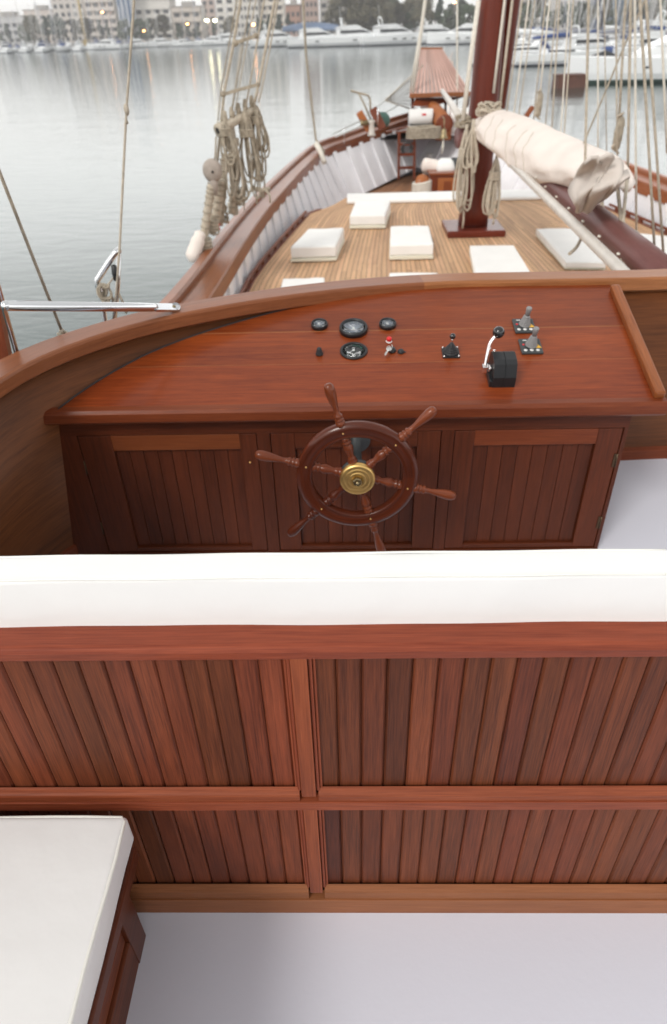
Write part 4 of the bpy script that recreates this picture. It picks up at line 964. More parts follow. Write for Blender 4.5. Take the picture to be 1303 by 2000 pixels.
for (px,py,l,y_) in((1053,205,'slim dark block hanging above the sail bundle','8.7'),(1208,262,'rope bound block hanging right of the sail end','6.2')):
    c=aty(px,py,float(y_)); t=thing('rigging_block',l,'pulley block',c)
    mb=MB(); mb.lathe([(0,-.13),(.03,-.10),(.035,.0),(.03,.10),(0,.14)],c,(0,0,1),12); mb.build('shell',M['roped'],t)
    mb=MB(); mb.tube([c+V((.03*math.cos(a),.02*math.sin(a),.05*a/3-.14)) for a in [j*.6 for j in range(30)]],.010,5); mb.build('lashing',M['rope'],t)
c=aty(1026,226,9.6); mb=MB(); mb.bar(c+V((-.06,0,-.12)),c+V((.08,0,.10)),.10,.05,tone=.6); tag(mb.build('wooden_cleat',M['bulw'],bevel=.02),'small varnished wooden cleat sticking up behind the sail bundle','cleat')
# ================================================================== BOW
gr=thing('bow_platform','slatted wooden platform sloping up over the bow on turned posts','platform',aty(860,215,18.5))
yA=18.7
L0=aty(800,185,18.3); R0=aty(922,180,18.3); Mf=aty(860,172,17.6)
zA=(L0.z+R0.z)/2
La=V((L0.x,18.3,zA)); Ra=V((R0.x,18.3,zA)); Ma=V(((L0.x+R0.x)/2,18.0,zA+.03)); Lb=aty(822,95,21.2); Rb=aty(865,95,21.2)
mb=MB(); n=15
for k in range(n):
    t0=k/n; t1=(k+.66)/n
    def bt(t): return (La.lerp(Ma,t*2) if t<.5 else Ma.lerp(Ra,t*2-1))
    a0,a1=bt(t0),bt(t1); b0,b1=Lb.lerp(Rb,t0),Lb.lerp(Rb,t1)
    mb.prism([a0,a1,b1,b0],(0,0,-.03),tone=random.random(),ud=(0,1,0))
mb.build('slats',M['slat'],gr)
mb=MB(); mb.prism([La+V((0,.02,-.035)),Ma+V((0,.02,-.035)),Ra+V((0,.02,-.035)),Rb+V((0,0,-.035)),Lb+V((0,0,-.035))],(0,0,-.02),tone=.3); mb.build('under_board',M['whitep'],gr)
mb=MB(); mb.bar(La+V((0,-.03,-.03)),Ma+V((0,-.03,-.03)),.05,.09,tone=.7); mb.bar(Ma+V((0,-.03,-.03)),Ra+V((0,-.03,-.03)),.05,.09,tone=.8); mb.build('front_board',M['brail2'],gr,bevel=.01); mb=MB(); mb.bar(Lb,Rb,.05,.06,tone=.4); mb.build('far_board',M['cap'],gr,bevel=.01)
mb=MB(); mb.prism([La+V((.15,0,-.08)),Ra+V((-.15,0,-.08)),V((XC+.30,18.0,zA-.22)),V((XC-.20,18.0,zA-.22))],(0,.06,0),tone=.3); mb.build('bracket',M['nosing'],gr)
bp_=[(0,0),(.035,0),(.035,.08),(.022,.12),(.04,.25),(.022,.34),(.035,.40),(.035,.5),(0,.5)]
for i,(x,y_) in enumerate(((La.x+.08,18.35),(La.x+.45,18.6),(Ra.x-.55,18.6),(Ra.x-.08,18.35))):
    s_=(zA-.05-2.30)/.5; mb=MB(); mb.lathe([(a*1.15,b*s_) for a,b in bp_],(x,y_,2.28),(0,0,1),12,tone=.3); mb.build('turned_post',M['cab'],gr)
bs=thing('bowsprit','thick orange varnished bowsprit with a round butt end','bowsprit',aty(868,245,17.0))
A=aty(868,243,17.0); Bq=V((XC+.14,19.5,zA-.12)); 
mb=MB(); mb.tube([A,lerp(A,Bq,.5),Bq,aty(846,112,21.0)+V((0,0,-.05))],[.19,.18,.17,.11],18,tone=.5); mb.build('spar',M['orange'],bs)
dd=(A-Bq).normalized(); mb=MB(); mb.lathe([(0,0),(.195,0),(.195,.02),(.16,.035),(0,.04)],A,dd,20,tone=.5); mb.build('butt_end',M['nosing'],bs)
mb=MB(); p=A+V((0,.1,-.2)); mb.box((A.x,A.y+.25,2.27+.10),(.34,.5,.30),tone=.5); mb.build('bed',M['bulw'],bs,bevel=.02)
for (px,py,l) in((828,222,'white life raft canister on the left of the bowsprit'),(893,226,'white life raft canister half hidden on the right of the bowsprit')):
    c=aty(px,py,17.3)+V((-.07 if px<850 else .10,0,0)); t=thing('life_raft','white '+l[6:],'life raft',(c.x,c.y,2.30),group='life raft canisters on the bow')
    t['label']=l
    for nm,za,zb_ in(('lower_shell',2.34,2.34+.19),('upper_shell',2.54,2.34+.46)):
        mb=MB(); W=.26; rings=[]
        for xx in(-1,-.93,-.8,.8,.93,1):
            k=1 if abs(xx)<.85 else(.92 if abs(xx)<.95 else .78)
            yb=[V((c.x+xx*W,c.y+.17*k*s1,za+(zb_-za)*s2)) for s1,s2 in((-1,0),(1,0),(1,.5),(.75,.95),(.3,1.05),(-.3,1.05),(-.75,.95),(-1,.5))]; rings.append(yb)
        mb.loft(rings,smooth=True); mb.build(nm,M['whitep'],t)
    mb=MB(); mb.box((c.x,c.y,2.32),(.56,.36,.04)); mb.build('cradle',M['steel'],t)
    if px<850:
        mb=MB(); mb.box((c.x+.06,c.y-.165,2.72),(.09,.01,.035)); mb.build('red_marking',M['red'],t)
    mb=MB(); mb.box((c.x,c.y,2.535),(.53,.345,.012)); mb.build('band',M['dgrey'],t)
mb=MB(); c=aty(828,240,16.95); c.z=2.31
for k in range(5):
    for j in range(2):
        rr=.36-.035*j; mb.tube([V((c.x+rr*1.0*math.cos(a),c.y+rr*.55*math.sin(a),c.z+.045*k+.008*math.sin(3*a+k))) for a in [2*PI*i/28 for i in range(29)]],.026,6)
tag(mb.build('rope_heap',M['roped']),'thick mooring rope coiled in front of the left life raft','rope heap')
# bell
c=aty(867,256,16.45); bl=thing('ship_bell','brass ship bell with a white lanyard under the bowsprit butt','bell',c)
mb=MB(); mb.lathe([(0,.05),(.03,.05),(.05,.02),(.06,-.06),(.085,-.12),(.10,-.13),(.09,-.135),(0,-.10)],c,(0,0,1),20); mb.build('body',M['brassd'],bl)
mb=MB(); mb.tube([c+V((0,0,-.10)),c+V((.0,0,-.30)),c+V((-.01,0,-.44))],[.016,.024,.012],8); mb.build('lanyard',M['ropew'],bl)
mb=MB(); mb.tube([c+V((0,0,.05)),c+V((0,.04,.22)),c+V((0,.35,.24))],.012,8); mb.build('bracket',M['brassd'],bl)
# ladder
yl=17.1; ld=thing('boarding_ladder','maroon wooden ladder leaning on the foredeck edge to port','ladder',aty(795,348,yl))
for px in(778.5,809):
    mb=MB(); mb.bar(aty(px,350,yl-.25),aty(px+1,258,yl),.055,.05,up=(0,1,0),tone=.4); mb.build('rail',M['nosing'],ld)
for py in(282,302,328): 
    mb=MB(); f_=(350-py)/92; y_=yl-.25+.25*f_; mb.bar(aty(779,py,y_),aty(809,py-1,y_),.09,.05,up=(0,0,1),tone=.5); mb.build('tread',M['nosing'],ld)
mb=MB(); c=aty(795,291,17.0)
for k in range(5): mb.tube([c+V(((.12-.02*(k%3))*math.cos(a),.02*k,.12*math.sin(a))) for a in [2*PI*i/20 for i in range(21)]],.022,6)
tag(mb.build('hose_coil',M['dgrey']),'dark hose coiled behind the maroon ladder','hose')
# bollards in front of bulkhead
for px,l in((835,'white mooring bollard left of the hatch box, against the bulkhead'),(890,'white mooring bollard right of the hatch box, behind the rope coil')):
    c=atz(px,332,ZW); c.y=min(c.y,18.0); t=thing('bollard',l,'bollard',(c.x,c.y,ZW),group='pair of white bollards')
    mb=MB(); mb.lathe([(0,0),(.11,0),(.09,.04),(.07,.30),(.07,.36),(.115,.38),(.115,.44),(0,.46)],(c.x,c.y,ZW),(0,0,1),16); mb.build('post',M['whitep'],t)
    mb=MB()
    for k in range(6): mb.tube([V((c.x+.085*math.cos(a),c.y+.085*math.sin(a),ZW+.06+.04*k)) for a in [2*PI*i/14 for i in range(15)]],.02,6)
    mb.build('rope_turns',M['ropew'],t)
# hatch cabinet
c0=atz(872,386,ZW); hb=thing('hatch_box','small varnished wooden hatch cabinet with a panelled door forward of the deck','cabinet',(c0.x,c0.y+.3,ZW))
wv=aty(908,386,c0.y).x-aty(842,386,c0.y).x; zt_=aty(872,342,c0.y).z
mb=MB(); mb.box((c0.x,c0.y+.3,(ZW+zt_)/2),(wv,.6,zt_-ZW),tone=.4,uax=2); mb.build('body',M['nosing'],hb,bevel=.01)
mb=MB(); mb.box((c0.x,c0.y+.3,zt_+.02),(wv+.06,.66,.045),tone=.6); mb.build('lid',M['bulw'],hb,bevel=.01)
mb=MB(); mb.box((c0.x,c0.y-.012,ZW+(zt_-ZW)*.48),(wv*.56,.025,(zt_-ZW)*.80),tone=.7,uax=2); dd_=mb.build('door',M['orange'],hb,bevel=.006)
mb=MB(); mb.box((c0.x,c0.y-.029,ZW+(zt_-ZW)*.46),(wv*.22,.01,(zt_-ZW)*.56),tone=.3,uax=2); mb.build('door_panel',M['bulw'],dd_,bevel=.004)
c=aty(842,324,c0.y+.5); mb=MB(); mb.tube(cat([c+V((-.20,0,.03)),c+V((-.14,0,.02)),c+V((0,0,0)),c+V((.14,0,-.02)),c+V((.20,0,-.02))],3),[.03,.09,.12,.135,.135,.135,.13,.135,.13,.12,.09,.07,.03][:13],14)
tag(mb.build('fender',M['canvas']),'cream rolled fender lying on the left end of the hatch cabinet','fender')
c=aty(869,338,c0.y+.35); mb=MB(); mb.loft([[V((c.x+a*k,c.y+b*.14*k,c.z+z)) for a,b in((-.17,-1),(-.06,-1.1),(.06,-1.1),(.17,-1),(.18,1),(0,1.1),(-.18,1))] for z,k in((0,1),(.12,1.04),(.22,.85),(.27,.5))],smooth=True)
tag(mb.build('folded_cloth',M['matt']),'white folded cloth pile on top of the hatch cabinet','cloth')
c=aty(886,334,c0.y+.5); mb=MB(); mb.loft([[V((c.x+.13*math.cos(2*PI*i/12)*k,c.y+.1*math.sin(2*PI*i/12)*k,c.z-.05+z)) for i in range(12)] for z,k in((0,1),(.12,1.1),(.25,.8),(.3,.4))],smooth=True)
tag(mb.build('dark_bag',M['dgrey']),'dark bag standing right of the white cloth on the hatch cabinet','bag')
# wooden winch head wrapped in rope
c=atz(823,386,ZW); t=thing('wooden_bitt','round topped wooden bitt wrapped in pale rope, left of the hatch cabinet','bitt',c)
h=aty(823,355,c.y).z-ZW; mb=MB(); mb.tube([V((c.x,c.y,ZW)),V((c.x,c.y,ZW+h*.6)),V((c.x,c.y,ZW+h))],[.11,.13,.13],14,tone=.5); mb.build('post',M['nosing'],t)
mb=MB(); mb.lathe([(0,-.02),(.15,-.02),(.15,.03),(.05,.05),(0,.05)],V((c.x,c.y-.06,ZW+h)),(0,-1,.5),18,tone=.6); mb.build('face',M['orange'],t)
mb=MB()
for k in range(4): mb.tube([V((c.x+.18*math.cos(a),c.y+.16*math.sin(a),ZW+h*.45+.05*k+.03*math.cos(a))) for a in [2*PI*i/18 for i in range(19)]],.03,6)
mb.build('rope_turns',M['ropew'],t)
rope([aty(828,322,15.8),aty(829,340,15.8),aty(832,352,15.8)],.03,'short pale strap from the fender down to the wooden bitt','ropew')
# anchor windlass / davit at port bow
c=aty(722,250,15.6); an=thing('anchor_davit','weathered anchor davit with wooden cheeks on the port bow rail','davit',c)
ya=15.6
mb=MB(); mb.bar(aty(722,255,ya),aty(701,218,ya),.14,.08,up=(0,1,0),tone=.8); mb.build('wooden_cheek',M['orange'],an,bevel=.02)
mb=MB(); mb.bar(aty(748,252,ya-.1),aty(728,212,ya),.16,.10,up=(0,1,0),tone=.2); mb.build('wooden_cheek',M['nosing'],an,bevel=.02)
mb=MB(); mb.tube([aty(725,235,ya),aty(712,205,ya),aty(701,183,ya)],.018,8); mb.tube(cat([aty(724,215,ya),aty(721,189,ya),aty(706,183,ya),aty(685,177,ya)],4),.02,8); mb.build('arm',M['roped'],an)
mb=MB(); mb.lathe([(0,-.2),(.07,-.2),(.045,-.16),(.045,.16),(.07,.2),(0,.2)],aty(724,238,ya-.05),(1,.2,.1),14); mb.build('drum',M['brassd'],an)
mb=MB(); mb.lathe([(0,0),(.09,0),(.06,.05),(.05,.22),(.08,.26),(0,.28)],aty(726,265,ya-.15),(0,0,1),12); mb.build('pedestal',M['greyal'],an)
c=aty(745,236,15.7); mb=MB(); mb.loft([[V((c.x+(.17*k)*math.cos(2*PI*i/14),c.y+.14*k*math.sin(2*PI*i/14),c.z-.1+z)) for i in range(14)] for z,k in((0,.8),(.08,1.05),(.18,.95),(.25,.5))],smooth=True)
tag(mb.build('green_cover',M['olive']),'dark green cloth cover beside the anchor davit','cover')
# side plates (fairlead boards) on the foredeck
mb=MB()
for k in range(7):
    p=aty(757+6.5*k,258-1.6*k,16.3); mb.box((p.x,p.y+.1,p.z),(.045,.12,.02),tone=.4)
tag(mb.build('vent_grille',M['nosing']),'row of small dark slots in the pink foredeck planking','grille')
# rope rails, net and white wrapped stays at the bow
for i,(a,b,r_,l) in enumerate((((831,0),(806,182),.045,'white wrapped bow stay running down to the left platform corner'),((826,30),(800,180),.02,'thin white line left of the wrapped bow stay'),((893,100),(893,240),.02,'white upright line right of the bow platform'))):
    rope([aty(*b,18.4),lerp(aty(*b,18.4),aty(*a,18.4),.5),aty(*a,18.4),aty(*a,18.4)+(aty(*a,18.4)-aty(*b,18.4))],r_,l,'ropew',group='stays at the bow')
nt=thing('bow_netting','pale netting stretched from the bow platform down to the port rail','netting',aty(790,190,18.6))
n0=aty(802,150,18.8); n1=aty(800,212,18.8); n2=aty(752,196,18.0); 
mb=MB()
for k in range(9):
    t=k/8; a=n0.lerp(n1,t); mb.tube([n2,a],.008,4)
    if k: a=n2.lerp(n0,t); b=n2.lerp(n1,t); mb.tube([a,b],.008,4)
mb.build('mesh_cords',M['netm'],nt)
mb=MB(); mb.tube([n2,n0,n0+(n0-n2)*.5],.014,5); mb.tube([n2,n1],.014,5); mb.build('border_line',M['rope'],nt)
rope([aty(650,262,15),aty(700,238,15.5),aty(752,197,18),aty(800,158,19.5)],.012,'upper thin guard line along the port bow','netm',group='guard lines at the bow')
rope([aty(655,268,15),aty(708,245,15.5),aty(780,205,18)],.012,'lower thin guard line along the port bow','netm',group='guard lines at the bow')
for (px,py,l) in((672,250,'first thin guard post on the port bow'),(738,213,'second thin guard post on the port bow')):
    a=aty(px,py+8,15.4); rope([a+V((0,0,-.2)),a+V((0,0,.12))],.012,l,'steel',name='guard_post',group='guard posts at the bow',catg='post')
# ================================================================== MARINA
QZ=1.6
qline=[(-700,345),(-60,345),(-25,310),(0,262),(45,262),(60,255),(700,255)]
stone=mat('quay concrete',(.30,.29,.27),.8,var=.15,vscale=.3)
mb=MB(); mb.prism([V((x,y,-1)) for x,y in qline]+[V((700,880,-1)),V((-700,880,-1))],(0,0,QZ+1)); struct(mb.build('quay',stone))
hullw=mat('boat gelcoat',(.80,.82,.83),.25,coat=.3); hulln=mat('boat antifouling',(.03,.04,.07),.4); winm=mat('boat windows',(.02,.025,.03),.1)
mastm=mat('boat alloy mast',(.62,.61,.60),.35,metal=.0); bluec=mat('blue boat canvas',(.03,.07,.22),.8); greyc=mat('grey boat canvas',(.25,.26,.30),.8); teakb=mat('boat teak',(.35,.2,.1),.6); redc=mat('red boat canvas',(.5,.04,.04),.8)
def hull_rings(L,B,F,sh=.25,n=14):
    rings=[]
    for i in range(n+1):
        t=i/n; x=-L/2+L*t; w=B/2*(1-(max(0,t-.35)/.65)**2.2)*(.82+.18*min(1,t/.3)); w=max(w,.03); z=F*(1+sh*t*t)
        rings.append([V((x,-w,z)),V((x,-w*.96,z*.4)),V((x-.0*L,-w*.75,-.1)),V((x,w*.75,-.1)),V((x,w*.96,z*.4)),V((x,w,z)),V((x,0,z+.05))])
    return rings
def sailboat(cov,label):
    t=thing('sailboat',label,'sailboat',(0,0,0),group='sailboats moored in the marina')
    mb=MB(); mb.loft(hull_rings(11,3.5,1.15),smooth=False); mb.build('hull',hullw,t)
    mb=MB(); rg=hull_rings(11.02,3.53,.16,0); mb.loft(rg,smooth=False); mb.build('waterline_band',hulln,t)
    mb=MB(); mb.loft([[V((x,-w,1.15)),V((x,-w*.8,1.15+h)),V((x,w*.8,1.15+h)),V((x,w,1.15))] for x,w,h in((-2.2,1.1,.55),(0,1.15,.55),(2.4,.8,.35),(3.2,.4,.1))],smooth=False); cb=mb.build('coachroof',hullw,t)
    mb=MB()
    for s_ in(-1,1): mb.box((.0,s_*1.08,1.45),(3.2,.03,.18))
    mb.build('window',winm,cb)
    mb=MB(); mb.tube([V((1,0,1.2)),V((1,0,8)),V((1,0,15))],[.10,.09,.06],8); ms_=mb.build('mast',mastm,t)
    mb=MB(); mb.bar((1,-.9,6.5),(1,.9,6.5),.06,.04); mb.bar((1,-.7,10.5),(1,.7,10.5),.06,.04); mb.build('spreader',mastm,ms_)
    mb=MB(); mb.tube([V((.9,0,2.7)),V((-3.6,0,2.6))],.07,8); mb.build('boom',mastm,t)
    mb=MB(); mb.tube([V((.9,0,3.0)),V((-1,0,2.95)),V((-3.5,0,2.75))],[.26,.22,.12],8); mb.build('sail_cover',cov,t)
    mb=MB(); mb.tube([V((1,0,15)),V((5.6,0,1.5))],.045,5); mb.build('forestay',cov if cov!=greyc else hullw,t)
    mb=MB(); mb.tube([V((1,0,15)),V((-5.3,0,1.3))],.02,4); mb.tube([V((1,0,14.5)),V((1,1.6,1.3))],.02,4); mb.tube([V((1,0,14.5)),V((1,-1.6,1.3))],.02,4); mb.build('stays',mastm,t)
    mb=MB(); mb.tube(cat([V((-1.6,-1.2,1.3)),V((-1.9,-1.1,2.3)),V((-1.9,1.1,2.3)),V((-1.6,1.2,1.3))],4),.05,5); mb.loft([[V((-1.3,-1.1,1.7)),V((-1.3,1.1,1.7)),V((-1.3,1.1,1.72)),V((-1.3,-1.1,1.72))],[V((-2.3,-1.1,2.4)),V((-2.3,1.1,2.4)),V((-2.3,1.1,2.45)),V((-2.3,-1.1,2.45))]],smooth=False); mb.build('sprayhood',cov,t)
    return t
def motoryacht(L,label,cc='motor yacht',name='motor_yacht'):
    t=thing(name,label,cc,(0,0,0),group='motor yachts along the quay')
    k=L/16; mb=MB(); mb.loft(hull_rings(16*k,4.6*k,1.7*k,.45),smooth=False); hl=mb.build('hull',hullw,t)
    mb=MB()
    for s_ in(-1,1):
        for j in range(3): mb.box(((-1+2.2*j)*k,s_*2.27*k*(.97 if j==2 else 1),1.15*k),(.9*k,.05,.22*k))
    mb.build('porthole',winm,hl)
    mb=MB(); mb.loft(hull_rings(16.03*k,4.63*k,.2*k,0),smooth=False); mb.build('waterline_band',hulln,t)
    mb=MB(); mb.loft([[V((x*k,-w*k,1.75*k)),V((x*k,-w*.85*k,(1.75+h)*k)),V((x*k,w*.85*k,(1.75+h)*k)),V((x*k,w*k,1.75*k))] for x,w,h in((-5,1.9,1.35),(-2,1.95,1.5),(1.0,1.8,1.45),(3.2,1.3,.6),(5,.7,.15))],smooth=False); sp_=mb.build('superstructure',hullw,t)
    mb=MB()
    for s_ in(-1,1): mb.prism([V((-4.2*k,s_*1.95*k,2.35*k)),V((-4.2*k,s_*1.86*k,2.95*k)),V((.8*k,s_*1.80*k,2.95*k)),V((2.6*k,s_*1.66*k,2.45*k))],(0,s_*.03,0))
    mb.prism([V((1.3*k,-1.4*k,3.14*k)),V((1.3*k,1.4*k,3.14*k)),V((3.0*k,1.15*k,2.55*k)),V((3.0*k,-1.15*k,2.55*k))],(.05,0,.05)); mb.build('window',winm,sp_)
    mb=MB(); mb.loft([[V((x*k,-w*k,3.25*k)),V((x*k,-w*k,(3.25+h)*k)),V((x*k,w*k,(3.25+h)*k)),V((x*k,w*k,3.25*k))] for x,w,h in((-5.2,1.7,.12),(-4,1.7,.5),(-.5,1.6,.6),(.6,1.2,.2))],smooth=False); mb.build('flybridge',hullw,t)
    mb=MB(); mb.tube(cat([V((-3.6*k,-1.5*k,3.6*k)),V((-3.9*k,-1.3*k,4.9*k)),V((-3.9*k,1.3*k,4.9*k)),V((-3.6*k,1.5*k,3.6*k))],4),.14*k,8); mb.lathe([(0,0),(.3*k,0),(.3*k,.2*k),(0,.25*k)],(-3.9*k,0,4.95*k),(0,0,1),10); mb.tube([V((-3.9*k,.4*k,4.9*k)),V((-4.1*k,.4*k,7.2*k))],.03,4); mb.build('radar_arch',hullw,t)
    mb=MB(); mb.tube([V((x*k,-(2.0 if x<3 else 1.2)*k,(2.45+.07*x)*k)) for x in(-4,0,3,6)],.03,4); mb.tube([V((x*k,(2.0 if x<3 else 1.2)*k,(2.45+.07*x)*k)) for x in(-4,0,3,6)],.03,4); mb.build('guard_rail',M['steel'],t)
    return t
rnd=random.Random(21)
protoS=[sailboat(bluec,'x'),sailboat(greyc,'x'),sailboat(hullw,'x')]; used=set()
def place(root,key,loc,rz,sc,label):
    if key not in used:
        used.add(key); root.location=loc; root.rotation_euler=(0,0,rz); root.scale=(sc,)*3 if not isinstance(sc,(tuple,list)) else sc; root['label']=label; return root
    return copy_tree(root,loc,rz,sc,label)
def xat(px,y): d=ray(px,60); return d.x*y/d.y
# sailboats sorted by picture x; (px, y distance, rot, scale, kind)
cn_=['blue covered','grey covered','white covered']
SB=[]
for px in (6,42,78,112,150,): SB.append((px,286+rnd.uniform(-4,4),PI/2+rnd.uniform(-.15,.15)+(PI if rnd.random()<.4 else 0),1.0,rnd.randrange(3),'in the front row at far left'))
for k in range(20): SB.append((-5+13.5*k+rnd.uniform(-5,5),312+rnd.uniform(-6,16),-PI/2+rnd.uniform(-.12,.12),rnd.uniform(.8,1.1),rnd.randrange(3),'in the back row at left'))
for k in range(9): SB.append((285+24*k+rnd.uniform(-6,6),333+rnd.uniform(-2,5),-PI/2+rnd.uniform(-.1,.1),rnd.uniform(.75,1.0),rnd.randrange(3),'before the long white buildings'))
for k in range(30): SB.append((985+11.5*k+rnd.uniform(-4,4),rnd.choice([128,150,175,205])+rnd.uniform(-6,6),rnd.choice([0,PI,PI/2,-PI/2])+rnd.uniform(-.2,.2),rnd.uniform(.85,1.15),rnd.randrange(3),'in the crowded right hand marina'))
SB+= [(1022,104,PI+.05,1.15,2,'with a long white hull right behind the mast'),(1098,100,.05,1.0,0,'next to the long white hull behind the mast')]
SB.sort(key=lambda s:(s[5],s[0])); cnt={}
# one pier for the front left row
for (px,y,rz,sc,kd,zone) in SB:
    i=cnt.get(zone,0); cnt[zone]=i+1
    label='%s sailboat %s'%(cn_[kd],zone) if i==0 and zone.startswith('with') or zone.startswith('next') else '%s sailboat %s, %s from the left there'%(cn_[kd],zone,ORD[i])
    place(protoS[kd],'s%d'%kd,(xat(px,y),y,0),rz,sc,label)
# left overs: two low small boats & speed boats
my=motoryacht(16,'x'); my2=motoryacht(10,'x',)
MYs=[(my,'big',545,262,.25,1.15),(my,'big',625,240,.15,1.2),(my,'big',700,240,.1,1.3),(my,'big',775,238,.2,1.3),(my,'big',858,240,.1,1.2),(my,'big',905,225,PI-.1,1.2),
(my2,'sm',198,300,PI-.1,1.3),(my2,'sm',272,318,.1,1.2),(my2,'sm',318,322,.0,1.2),(my2,'sm',362,316,.1,1.0),(my2,'sm',410,326,PI,1.3),(my,'big',452,330,.1,1.0),(my2,'sm',505,318,.15,1.2),
(my2,'sm',985,180,PI+.2,1.2),(my2,'sm',1075,150,.3,1.1),(my2,'sm',1160,118,.2,1.2),(my,'big',1245,165,PI,1.1),(my2,'sm',1290,110,.1,1.2)]
wd=['first','second','third','fourth','fifth','sixth','seventh','eighth','ninth','tenth']
MYs.sort(key=lambda a:a[2]); cn2={'big':0,'sm':0}
for (rt,key,px,y,rz,sc) in MYs:
    i=cn2[key]; cn2[key]+=1
    place(rt,key,(xat(px,y),y,0),rz,sc,('large white motor yacht moored at the quay, %s large one from the left' if key=='big' else 'small white motor cruiser in the marina, %s small one from the left')%wd[i])
# the near right white cruiser, seen side on
nr=thing('motor_cruiser','white motor cruiser with a dark waterline nearest on the right','motor yacht',(27,62,0))
px0=atz(1128,168,0); 
L=24; cxn=px0.x+L/2-.5; cyn=px0.y+2.2
def nb(fn,name,mt,par):
    mb=MB(); fn(mb); 
    for v in mb.v: v.x=cxn-(v.x); v.y=cyn+v.y; v.z=v.z
    return mb.build(name,mt,par)
nr.location=(cxn,cyn,0); ORG[nr.name]=V((cxn,cyn,0))
h_=nb(lambda m:m.loft(hull_rings(L,4.6,1.55,.25),smooth=False),'hull',hullw,nr)
nb(lambda m:m.loft(hull_rings(L+.05,4.66,.28,0),smooth=False),'waterline_band',mat('dark green antifouling',(.03,.06,.05),.5),nr)
nb(lambda m:m.loft([[V((x,-w,1.7)),V((x,-w*.9,1.7+h)),V((x,w*.9,1.7+h)),V((x,w,1.7))] for x,w,h in((-11,1.8,1.9),(3,1.8,1.7),(5.0,1.6,1.0),(6.5,1.1,.3))],smooth=False),'superstructure',hullw,nr)
def wf(m):
    for k in range(6): m.box((4-1.6*k,1.78,2.7),(1.1,.08,.5)); m.box((4-1.6*k,-1.78,2.7),(1.1,.08,.5))
nb(wf,'window',winm,nr)
nb(lambda m:[m.box((6.2-3*k,s_*2.26,1.15),(.35,.06,.16)) for k in range(3) for s_ in(-1,1)],'porthole',winm,h_)
nb(lambda m:[m.tube([V((11.5,s_*.3,2.7)),V((8,s_*1.6,2.6)),V((3,s_*2.1,2.5))],.03,5) for s_ in(-1,1)],'guard_rail',M['steel'],nr)
mb=MB(); c=atz(1115,172,0); mb.box((c.x,c.y+.8,.35),(2.2,1.8,.9),tone=.5); mb.box((c.x,c.y+.8,.85),(2.3,1.9,.1),tone=.7); tag(mb.build('floating_pontoon',M['pont']),'small brown wooden pontoon at the bow of the nearest white cruiser','pontoon')
# small dinghies with covers
def dinghy(px,y,cm,lab):
    t=thing('dinghy',lab,'dinghy',(xat(px,y),y,0)); o=V((xat(px,y),y,0))
    mb=MB(); mb.loft([[p*.42+o for p in r] for r in hull_rings(11,3.6,1.6,.2)],smooth=False); mb.build('hull',hullw,t)
    mb=MB(); mb.loft([[o+V((x,-w,.7)),o+V((x,-w*.5,.7+h)),o+V((x,w*.5,.7+h)),o+V((x,w,.7))] for x,w,h in((-1.9,.6,.3),(0,.7,.9),(1.6,.4,.3))],smooth=True); mb.build('canvas_cover',cm,t)
dinghy(1008,112,bluec,'small boat under a blue cover behind the mast'); dinghy(1030,116,redc,'small boat under a red cover right of the mast'); dinghy(1190,92,winm,'small boat with a dark hood above the nearest cruiser'); dinghy(1197,110,bluec,'small boat with a bright blue cover in the right marina')
# ---------------- trees
def leafmat(name,a,b):
    m=bpy.data.materials.new(name); m.use_nodes=True; t=m.node_tree; bs_=t.nodes['Principled BSDF']; at=nd(t,'ShaderNodeAttribute',attribute_name='tone')
    mx=nd(t,'ShaderNodeMix',data_type='RGBA'); mx.inputs[6].default_value=(*a,1); mx.inputs[7].default_value=(*b,1); t.links.new(at.outputs['Fac'],mx.inputs[0]); t.links.new(mx.outputs[2],bs_.inputs['Base Color']); bs_.inputs['Roughness'].default_value=.7; return m
barkm=mat('bark',(.09,.065,.045),.9,var=.2,vscale=4)
def tree(name,label,H,W,lm,seed,n=1500,cone=0):
    t=thing(name,label,'tree',(0,0,0),group='trees along the far quay'); rn=random.Random(seed)
    mb=MB(); mb.tube([V((0,0,-.3)),V((.1,0,H*.3)),V((-.05,.1,H*.65))],[.28,.2,.08],8)
    cl_=[]
    for k in range(16):
        u=rn.random(); z=H*(.22+.70*u); rr=W*(1-.55*abs(u-.4)/.6)*(rn.random()**.5)*(1-u*cone); a=rn.uniform(0,2*PI); c=V((rr*math.cos(a),rr*math.sin(a),z)); cl_.append((c,rn.uniform(.5,1.0)*W*.42*(1-cone*u*.6)))
        mb.tube([V((0,0,z*.55)),c*.6+V((0,0,z*.35)),c],[.09,.06,.03],5)
    mb.build('trunk',barkm,t)
    mb=MB()
    for k in range(n):
        c,r_=rn.choice(cl_); d=V((rn.gauss(0,1),rn.gauss(0,1),rn.gauss(0,1))); d.normalize(); p=c+d*r_*rn.uniform(.6,1.05)
        s_=rn.uniform(.18,.42); u=V((rn.gauss(0,1),rn.gauss(0,1),rn.gauss(0,.6))).normalized(); v=u.orthogonal().normalized()*s_; u=u*s_
        mb.add([p-u-v*.6,p+u-v*.6,p+u*.6+v,p-u*.6+v],[(0,1,2,3)],None,rn.random())
    mb.build('crown',lm,t); return t
gl=leafmat('green foliage',(.035,.06,.03),(.09,.13,.06)); bl_=leafmat('brownish foliage',(.07,.065,.035),(.15,.13,.075)); dl_=leafmat('dark foliage',(.02,.04,.03),(.06,.09,.06))
TP=[tree('broad_tree','x',9,3.6,gl,1),tree('brown_tree','x',11,4.4,bl_,2),tree('dark_tree','x',10,2.2,dl_,3,cone=.6)]
TL=[]
def tr(px,y,k,s): TL.append((px,y,k,s))
